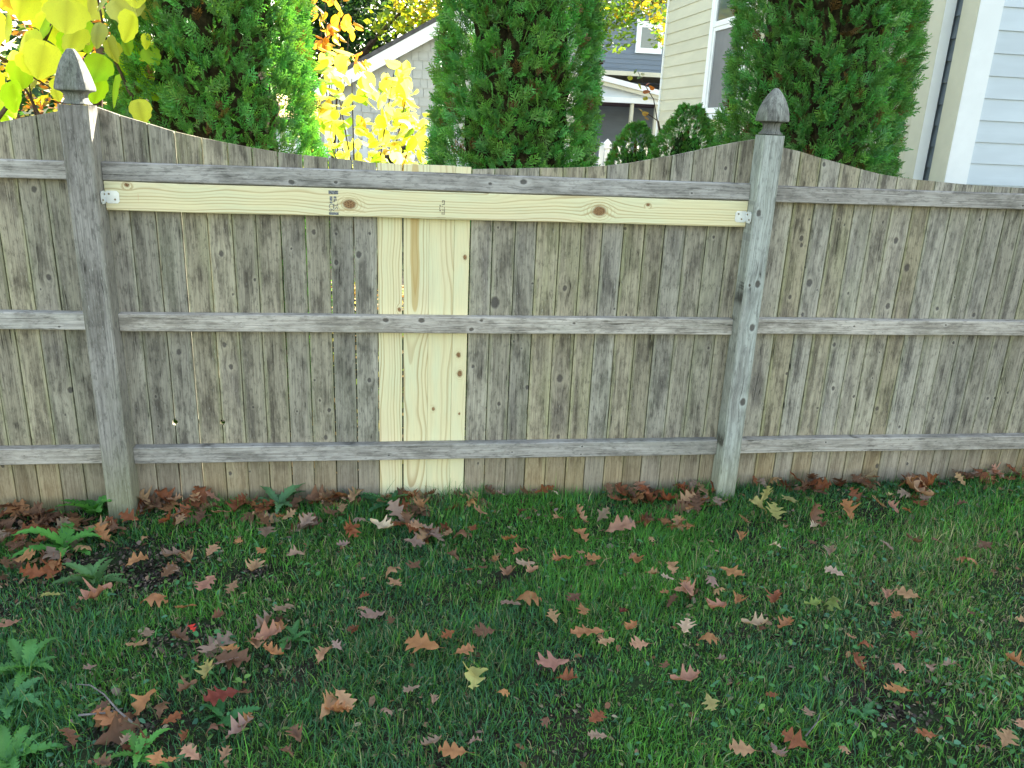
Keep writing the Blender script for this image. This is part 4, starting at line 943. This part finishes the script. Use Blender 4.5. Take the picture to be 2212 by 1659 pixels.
    tag(mk('grass', fastmesh('grass', V.reshape(-1, 3), F, M_GRASS, C.reshape(-1, 3))), 'short green lawn grass with dry patches', 'grass', None, 'stuff')
build_grass()
# low broad leaves between the blades, and crumbs of old leaves
def scatter_leaflets(name, n, size, cols, mat, label, cat, field, zoff, flat, seed, xr=(-1.6, 4.8), yr=(-2.3, -.01)):
    rg = np.random.default_rng(seed); m_ = 30 if name == 'soil_crumbs' else 4; x = rg.uniform(*xr, n * m_); y = rg.uniform(*yr, n * m_); k = field(x, y) > rg.random(n * m_); x, y = x[k][:n], y[k][:n]; n = len(x)
    a = rg.uniform(0, 6.28, n); S = size * rg.uniform(.5, 1.5, n); tilt = rg.normal(0, flat, n); tb = rg.normal(0, flat, n)
    u = np.stack([np.cos(a), np.sin(a), tilt], 1); v = np.stack([-np.sin(a), np.cos(a), tb], 1); z = ground_z(x, y) + zoff * rg.uniform(.3, 1.2, n)
    P = np.stack([x, y, z], 1); pts = [(-1, 0, 0), (-.45, .5, .12), (.35, .55, .1), (1, 0, -.1), (.35, -.55, .1), (-.45, -.5, .12)]
    V = np.stack([P + u * (S * p[0])[:, None] + v * (S * p[1])[:, None] + np.array([0, 0, 1])[None] * (S * p[2])[:, None] for p in pts], 1)
    T = np.array([[0, 1, 2, 3], [0, 3, 4, 5]]); F = (np.arange(n)[:, None, None] * 6 + T[None]).reshape(-1, 4)
    c = np.array(cols)[rg.integers(0, len(cols), n)] * rg.uniform(.6, 1.4, (n, 1)); C = np.repeat(c[:, None], 6, 1)
    tag(mk(name, fastmesh(name, V.reshape(-1, 3), F, mat, C.reshape(-1, 3))), label, cat, None, 'stuff')
scatter_leaflets('clover_cover', 3200, .0085, [(.06, .19, .07), (.08, .22, .07), (.07, .18, .10), (.13, .25, .06)], M_GRASS, 'low broad leaved lawn weeds between the grass', 'ground cover', lambda x, y: np.clip(fbm(x, y, 3.5, 101) - .42, 0, 1) * 2, .03, .25, 1)
def litf(x, y): return np.clip(np.exp(-((y + .10) / .16) ** 2) * np.clip(fbm(x, y, 3.0, 55) * 1.3, 0, 1) + np.exp(-(((x + .25) / .35) ** 2 + ((y + .32) / .3) ** 2)) * .9 + .06, 0, 1)
scatter_leaflets('leaf_litter', 3600, .010, [(.22, .11, .05), (.15, .07, .035), (.28, .17, .10), (.20, .14, .11)], M_LIT, 'crumbled brown leaf litter along the fence foot', 'leaf litter', litf, .018, .35, 2)
scatter_leaflets('added_leaf_carpet', 6000, .04, [(.60, .48, .08), (.45, .30, .12), (.30, .40, .06), (.55, .35, .10)], M_LIT, 'yellow and tan leaves added behind the fence to brighten its gaps', 'added leaf carpet', lambda x, y: .5 + 0 * x, .02, .35, 9, (-3, 5), (.25, 4.5))  # leaves added so bright ground peeks through the fence gaps
scatter_leaflets('thatch', 6500, .007, [(.22, .18, .10), (.12, .09, .06), (.30, .25, .16)], M_LIT, 'dry clippings and crumbs in the lawn', 'thatch', lambda x, y: .25 + .5 * np.clip(fbm(x, y, 4, 66), 0, 1), .008, .3, 3)
def baref(x, y):
    b = np.zeros_like(x)
    for sx, sy, rx_, ry_ in soil_spots: b = np.maximum(b, np.exp(-(((x - sx) / rx_) ** 2 + ((y - sy) / ry_) ** 2)))
    return np.clip(b * 1.3 - .1, 0, 1)
scatter_leaflets('soil_crumbs', 7000, .0055, [(.055, .040, .032), (.035, .026, .022), (.10, .075, .055), (.20, .15, .11), (.06, .09, .03)], M_LIT, 'crumbly bare earth with bits of bark in the worn patches', 'soil crumbs', baref, .006, .5, 8)

# ------------------------------------------------------------------ oak leaves, each a thing of its own
def oak_mesh(seed, curl, cup, wave):
    r = random.Random(seed); nr = 26; V = []; F = []; vein = []
    lobes = [(.19, .20 * r.uniform(.7, 1.3), .050), (.43, .42, .066), (.69, .37, .064)]; sh = .30 + r.uniform(-.08, .12)
    jl = [[(t + r.uniform(-.025, .025), w_ * r.uniform(.75, 1.15), s * r.uniform(.85, 1.2)) for t, w_, s in lobes] for _ in (0, 1)]
    for i in range(nr + 1):
        t = i / nr
        for si, k in enumerate((-1, -.55, 0, .55, 1)):
            side = 0 if k < 0 else 1
            core = .125 * math.sin(math.pi * min(1, t * 1.02)) ** .5 if 0 < t < 1 else .004
            wv = core
            for lt, lw, ls in jl[side]: wv = max(wv, core + (lw - core) * max(0, 1 - (abs(t - lt) / (ls * 1.95)) ** .95) * 1.05)
            if abs(t - .93) < .045 and k * 1: wv = max(wv, .15)
            if t > .95: wv = min(wv, .10 * (1 - t) / .05 + .004)
            xx = k * wv; yy = t + abs(xx) * sh
            z = cup * abs(xx) ** 1.5 * 2.2 + curl * (yy - .5) ** 2 * 1.6 + wave * math.sin(yy * 9 + k * 2 + seed) * .05 + (0.03 * math.sin(xx * 20 + seed))
            V.append((xx, yy - .5, z)); vein.append(1.0 if k == 0 else (.25 if abs(k) < .6 else 0))
    for i in range(nr):
        for k in range(4): a = i * 5 + k; F.append((a, a + 1, a + 6, a + 5))
    b = len(V)   # petiole
    V += [(-.008, -.5, 0), (.008, -.5, 0), (.006, -.72, .03 + .05 * curl), (-.006, -.72, .03 + .05 * curl)]; vein += [1] * 4; F.append((b, b + 1, b + 2, b + 3))
    me = mesh('oak_leaf', V, F, M_OAK, True); at = me.attributes.new('vein', 'FLOAT', 'POINT'); at.data.foreach_set('value', vein); return me
OAK_FLAT = [oak_mesh(s, .08, .12, .5) for s in range(6)]
OAK_CURL = [oak_mesh(10 + s, (.5, -.6, .25, -.4)[s], (.5, -.3, .8, .45)[s], 1.1) for s in range(4)]
COLW = {'t': ('tan', (.37, .215, .11)), 'r': ('rust', (.23, .075, .028)), 'o': ('orange', (.38, .175, .070)), 'm': ('mauve grey', (.29, .195, .14)), 'b': ('brown', (.17, .085, .045)),
        'y': ('yellow green', (.36, .33, .11)), 'g': ('olive green', (.20, .27, .06)), 'd': ('dark red', (.16, .03, .018)), 'w': ('pale', (.52, .39, .25)), 'p': ('pinkish tan', (.38, .195, .125)), 'R': ('bright red', (.65, .05, .03))}
LEAVES = [
(0, 900, 2.458, '920,890,120,t;1040,935,150,r;1130,870,80,t;1290,865,150,r;1330,920,100,p;1220,935,90,t;1040,1060,130,r;1120,1050,80,t;1160,985,80,b;1390,1030,150,p;1510,940,80,r;1590,960,90,b;1650,1080,140,b;1740,1050,80,o;1800,1040,90,t;1900,1080,130,m;2030,930,130,b;2100,880,100,r;2170,850,120,p;2110,950,60,t;2060,1000,110,b;2180,1120,120,r;1660,1150,160,m;1490,1190,50,o;1625,1245,80,o;1840,1280,100,m;2140,1210,80,m;850,1290,120,o;1070,1280,150,m;1180,1300,110,t;1320,1260,110,t;1050,1370,120,b;1580,1370,150,t;160,1110,130,r;60,960,150,b;40,1110,100,m;230,1000,130,b;270,1040,100,b;340,1250,150,m;330,1310,120,o;160,1280,130,o;40,1310,100,b;130,1150,110,r;810,1040,120,r;700,1060,90,r;380,1060,90,m;900,1160,50,t;520,1200,90,t;100,1215,100,b;240,1170,90,r'),
(850, 1000, 2.458, '125,590,150,t;285,860,150,w;525,730,150,t;470,655,110,r;440,790,120,b;505,850,110,t;580,600,90,b;410,560,60,r;950,610,100,b;1020,650,60,m;785,660,70,t;845,680,120,o;895,760,110,t;1150,755,80,b;1140,520,90,b;1285,600,130,r;1355,605,45,w;1215,590,60,m;1860,560,130,p;1700,620,80,b;1755,690,110,r;1840,640,80,b;1950,650,140,r;2055,690,120,r;2150,620,100,r;2180,700,110,b;100,860,120,r;150,790,80,m;40,740,90,t;490,950,130,m;620,900,110,m;700,880,110,t;790,880,130,b;855,865,80,r;1080,930,110,o;1385,810,90,t;1515,790,120,t;1660,790,110,m;1760,880,190,p;1520,905,120,o;1150,1010,110,o;1180,1085,130,w;1070,1145,150,t;1220,1140,120,t;1390,1065,110,o;1440,1075,70,o;1600,1065,110,o;1520,1020,50,t;1840,1060,70,p;1860,1100,120,o;2080,1130,120,t;1960,1180,80,t;2055,1205,80,w;1575,1110,90,b;345,1130,120,t;365,1210,110,t;490,1095,110,b;730,1030,100,b;830,1110,60,r;915,1105,60,b;990,1050,60,o;1955,935,50,t;2040,840,90,p;2130,850,90,t;2190,860,70,o;1960,815,70,b;1190,1300,170,o;1085,1345,130,m;1480,1320,120,b;1530,1400,110,o;1350,1430,110,t;2160,1280,120,p;2035,1285,60,o;1775,1415,45,d;165,1370,70,t;175,1300,60,r;230,1430,170,m;340,1440,80,b'),
(850, 1400, 2.458, '120,520,80,r;540,640,220,o;800,665,130,o;700,565,90,r;920,545,140,b;860,820,220,y;1040,920,70,o;1345,745,200,p;1430,850,130,r;1560,560,200,o;1680,620,120,t;1880,640,120,t;1830,530,110,o;470,910,100,m;320,1030,70,m;50,950,150,t;40,1000,120,o;1610,1110,130,r;1620,1220,110,m;600,1250,120,m;730,1310,170,o;860,1230,80,m;610,970,70,m;1310,1110,80,b;2040,770,80,b'),
(1700, 1000, 2.48, '60,630,110,r;120,610,80,m;190,640,120,t;210,690,100,o;40,850,110,t;95,870,90,o;570,610,70,m;620,600,100,t;500,590,80,r;860,640,170,r;930,645,110,r;850,580,90,b;1045,610,100,b;1175,560,140,w;1220,570,80,o;1470,620,120,o;1520,690,180,t;1460,700,90,m;1600,640,140,r;1580,590,100,b;1730,540,90,b;1795,605,80,t;1830,545,50,m;1880,490,100,p;2100,500,120,t;2070,530,110,r;585,690,110,y;550,760,150,y;640,800,150,y;720,720,130,y;450,840,110,t;430,940,90,o;710,890,60,t;870,830,150,b;880,885,70,w;930,880,90,b;1090,800,120,o;1010,800,60,m;1290,760,130,t;1370,790,80,p;1460,805,60,o;1350,700,50,w;640,995,70,w;990,1050,110,m;870,975,50,b;1340,1010,110,m;1500,985,100,b;1650,990,60,b;1950,1030,100,b;1840,1100,100,o;1010,1165,110,w;370,1180,150,o;240,1220,110,m;290,1290,80,t;95,1310,130,p;270,1410,170,p;400,1370,110,o;640,1360,130,r;1000,1360,130,g;870,1400,100,g;1340,1330,90,p;1470,1310,140,t;1260,1370,60,t;1390,1450,80,o;1860,1430,60,b;2190,1470,90,t;1800,750,60,b;2200,620,60,r'),
(1700, 1400, 2.48, '80,540,150,w;220,600,120,o;510,530,150,w;570,560,80,b;695,540,120,o;1110,600,60,t;1200,650,90,r;75,870,180,p;230,1020,120,y;300,740,60,m;1400,950,150,o;1150,780,120,r;1600,790,90,m;1730,790,110,m;1400,800,90,p;1500,590,60,r;2130,760,100,o;840,1080,100,m;620,960,80,r;760,1260,150,r;430,1320,150,t;650,1330,120,m;1580,1230,120,r;2070,1270,130,t;2180,1170,90,p;1060,1300,60,t'),
(0, 1400, 2.458, '610,280,180,p;320,280,100,y;60,455,120,p;950,290,150,o;1160,360,120,o;1290,220,170,p;1450,230,100,t;920,510,120,m;850,570,120,t;1120,540,130,b;1350,410,90,b;1190,465,50,R;1770,380,170,m;1660,560,170,p;1740,500,130,o;1590,590,120,t;1700,640,130,o;1430,620,110,o;1400,700,150,m;1290,760,130,y;2010,660,150,t;2100,620,80,m;1220,660,70,b;560,720,60,m;900,920,160,o;1000,960,120,b;680,1050,190,o;620,980,100,b;1170,850,110,b;1380,920,190,d;1520,880,90,b;1070,1040,120,r;440,1170,140,b;1330,1090,110,b;1490,1130,180,m;1520,1070,110,o;2050,970,190,t;2090,1010,130,o;1850,1160,120,b;1190,1260,120,p;980,1310,110,o;1060,1300,90,o;640,1320,110,b;1400,1270,90,t;1150,1150,60,r;780,1190,70,m;1790,1260,90,b;2180,520,80,b')]
def place_leaves():
    r = random.Random(99); recs = []
    for ox, oy, s, L in LEAVES:
        for e in L.split(';'):
            x, y, q_, c = e.split(','); px = (ox + float(x) / s) * K; py = (oy + float(y) / s) * K
            p = hit_z(px, py, .035); dist = np.linalg.norm(p - CAM)
            if p[1] > -.03: p[1] = -.035
            size = float(q_) / s * K / FPX * dist * 1.0
            recs.append([px, py, p, min(max(size, .035), .175), c])
    def cell(p):
        x, y = p[0], p[1]
        col_ = ('left of left post' if x < -.08 else 'near left post' if x < .42 else 'left of new boards' if x < .93 else 'under new boards' if x < 1.38 else
                'right of new boards' if x < 1.95 else 'near right post' if x < 2.6 else 'under right panel')
        row = 'at fence foot' if y > -.3 else 'on upper lawn' if y > -.72 else 'on middle lawn' if y > -1.15 else 'on nearest lawn'
        return row, col_
    cells = {}
    for rec in recs:
        cur = r.random() < .5; rec.append(cur); cells.setdefault((rec[4], cur, cell(rec[2])), []).append(rec)
    ords = ['leftmost', 'second', 'third', 'fourth', 'fifth', 'sixth', 'seventh', 'eighth']
    for (c, cur, (row, col_)), L in cells.items():
        L.sort(key=lambda e: e[0])
        for i, e in enumerate(L):
            nm = COLW[c][0]; sh = 'curled' if cur else 'flat'
            o_ = '' if len(L) == 1 else (', leftmost' if i == 0 else f', {ords[i]} from left')
            e.append(f'{sh} {nm} oak leaf {row} {col_}{o_}')
    for rec in recs:
        px, py, p, size, c, cur, label = rec
        o = mk('oak_leaf', r.choice(OAK_CURL if cur else OAK_FLAT)); tag(o, label, 'oak leaf', 'fallen oak leaves on the lawn')
        gz = float(ground_z(p[0], p[1]))
        o.scale = (size * r.uniform(.95, 1.1), size, size); tiltx = r.gauss(0, .16) + .06; tilty = r.gauss(0, .22)
        o.rotation_euler = (tiltx, tilty, r.uniform(0, 6.28)); 
        if py < 1150: o.rotation_euler = (r.uniform(.1, .9), r.gauss(0, .3), r.uniform(0, 6.28))
        o.location = (p[0], p[1], gz + .036 + r.uniform(0, .012) + size * .10)
        b = COLW[c][1]; v_ = r.uniform(.82, 1.18); o['tint'] = [b[0] * v_, b[1] * v_ * r.uniform(.93, 1.07), b[2] * v_ * r.uniform(.9, 1.1)]
place_leaves()
def leaf_drift():
    r = random.Random(17); VV = []; FF = []; CC = []; off = 0
    spots = [(340, 1075, 60, 22, 34), (420, 1110, 50, 18, 20), (560, 1105, 70, 14, 20), (730, 1075, 45, 25, 34), (880, 1090, 60, 40, 50), (920, 1150, 45, 20, 20), (1010, 1090, 30, 22, 12), (1360, 1075, 45, 25, 26), (1480, 1090, 55, 20, 40), (1440, 1140, 45, 12, 14), (1740, 1065, 45, 16, 26),
             (1850, 1060, 35, 20, 14), (1975, 1080, 45, 30, 34), (2090, 1040, 60, 14, 18), (2180, 1035, 30, 12, 12), (60, 1120, 110, 40, 70), (60, 1210, 90, 40, 36), (200, 1140, 80, 30, 24), (650, 1130, 70, 20, 18), (590, 1370, 40, 45, 16), (500, 1410, 50, 35, 12), (270, 1560, 60, 40, 16), (400, 1210, 60, 20, 12), (1500, 1310, 40, 30, 10)]
    cols = [COLW[c][1] for c in 'rbbtrbmo']
    tem = []
    for me in OAK_FLAT + OAK_CURL:
        v = np.empty(len(me.vertices) * 3); me.vertices.foreach_get('co', v); v = v.reshape(-1, 3); f = np.array([p.vertices[:] for p in me.polygons]); tem.append((v, f))
    for px, py, sx, sy, n in spots:
        for _ in range(int(n * (.52 if py < 1160 and px > 300 or py < 1130 else .3))):
            p = hit_z(px + r.gauss(0, sx * .6), py + r.gauss(0, sy * .6), .03)
            if p[1] > -.03: p[1] = -.03 - r.random() * .03
            v, f = r.choice(tem); s_ = r.uniform(.045, .105); a, b, c = r.gauss(.2, .4), r.gauss(0, .4), r.uniform(0, 6.28)
            m = np.array(Matrix.Rotation(c, 3, 'Z') @ Matrix.Rotation(b, 3, 'Y') @ Matrix.Rotation(a, 3, 'X'))
            P = (v * s_) @ m.T + np.array([p[0], p[1], float(ground_z(p[0], p[1])) + r.uniform(.012, .05)])
            VV.append(P); FF.append(f + off); off += len(v); k = np.array(r.choice(cols)) * r.uniform(.6, 1.15); CC.append(np.tile(k, (len(v), 1)))
    tag(mk('leaf_drift', fastmesh('leaf_drift', np.concatenate(VV), np.concatenate(FF), M_LIT, np.concatenate(CC), True)), 'drifted small brown oak leaves heaped along the fence foot', 'leaf drift', None, 'stuff')
leaf_drift()

# ------------------------------------------------------------------ weeds with jagged leaves
def weed_mesh(seed, W=.16, teeth=.45, bend=.6):
    r = random.Random(seed); nr = 20; V = []; F = []
    for i in range(nr + 1):
        t = i / nr; env = W * (math.sin(math.pi * t ** .7) ** .7 if 0 < t < 1 else .02) + .012
        env *= 1 - teeth * (i % 2) * r.uniform(.6, 1.1) if 0 < t < 1 else 1
        for k in (-1, -.4, 0, .4, 1):
            z = math.sin(t * bend * 1.7) * .42 - .28 * t * t + abs(k) * env * .35 + (.02 * math.sin(i * 2.1 + k * 3) if abs(k) == 1 else 0)
            V.append((k * env, t + abs(k) * env * -.25 * (1 if i % 2 else -.3), z))
    for i in range(nr):
        for k in range(4): a = i * 5 + k; F.append((a, a + 1, a + 6, a + 5))
    return mesh('leaf', V, F, M_WEED, True)
WM = [weed_mesh(1), weed_mesh(2, .13, .35, .8), weed_mesh(3, .18, .55, .5), weed_mesh(4, .15, .4, 1.1)]
def weed(px, py, size, n, label, seed, tint=(.09, .27, .05), up=.25):
    r = random.Random(seed); p = hit_z(px, py, .02)
    if p[1] > -.04: p[1] = -.05
    T = empty('thistle_weed', (p[0], p[1], float(ground_z(p[0], p[1])) + .01)); tag(T, label, 'weed', 'jagged leaved weeds in the lawn')
    for i in range(n):
        s = size * r.uniform(.65, 1.15); v_ = r.uniform(.75, 1.3); o = mk('leaf', r.choice(WM), T, (r.uniform(-.01, .01), r.uniform(-.01, .01), 0)); o.scale = (s, s, s)
        o.rotation_euler = (r.uniform(0, up * 1.6), r.uniform(-.3, .3), 6.283 * i / n + r.uniform(-.3, .3)); o['tint'] = [tint[0] * v_, tint[1] * v_, tint[2] * v_]
weed(205, 1105, .17, 9, 'large jagged weed hard against the left post', 1, up=.35)
weed(140, 1180, .15, 8, 'jagged weed rosette a little below and left of the left post', 2)
weed(600, 1085, .15, 8, 'jagged weed at the fence foot halfway between left post and new boards', 3, (.10, .21, .09), .3)
weed(845, 1085, .13, 7, 'upright jagged weed at the fence foot below the leftmost new board', 4, (.06, .18, .07), .55)
weed(205, 1250, .12, 9, 'small pale weed beside the bare soil patch', 5, (.10, .21, .07))
weed(60, 1440, .12, 9, 'wide spreading weed at the left edge of the lawn', 6, (.09, .25, .06))
weed(15, 1520, .12, 9, 'bluish weed at the left edge just below the wide one', 7, (.08, .23, .08))
weed(700 * K * 0 + 300, 1625, .11, 6, 'jagged weed near the bottom edge at left', 8)
weed(480, 1545, .09, 5, 'small weed beside the dark red leaf', 9, (.055, .19, .055))
weed(635, 1380, .07, 6, 'tiny broad weed right of the pinkish leaves', 10, (.06, .18, .05))
weed(20, 1640, .11, 8, 'weed in the bottom left corner of the lawn', 11, (.09, .26, .06))
weed(1860, 1560, .05, 7, 'tiny round leaved weed on the nearest lawn at right', 12, (.07, .20, .07))
# twigs
def twig(pts, r0, label):
    P = [hit_z(a, b, .05 + c) for a, b, c in pts]; b0 = P[0]; T = mk('twig', mesh('twig', *tube_vf([p - b0 for p in P], [r0 * (1 - .6 * i / (len(P) - 1)) for i in range(len(P))], 6), M_TWIG), None, tuple(b0)); tag(T, label, 'twig')
twig([(285, 1560, 0), (255, 1535, .005), (225, 1500, .01), (195, 1480, .0), (165, 1478, .0)], .0028, 'thin grey fallen twig curving through the grass at bottom left')
twig([(170, 1545, -.01), (230, 1540, .0), (265, 1530, .0)], .003, 'short grey twig crossing under the curved one at bottom left')
twig([(1740, 1590, .0), (1765, 1560, .01), (1772, 1540, .01)], .0022, 'short grey twig beside the pinkish oak leaf at lower right centre')
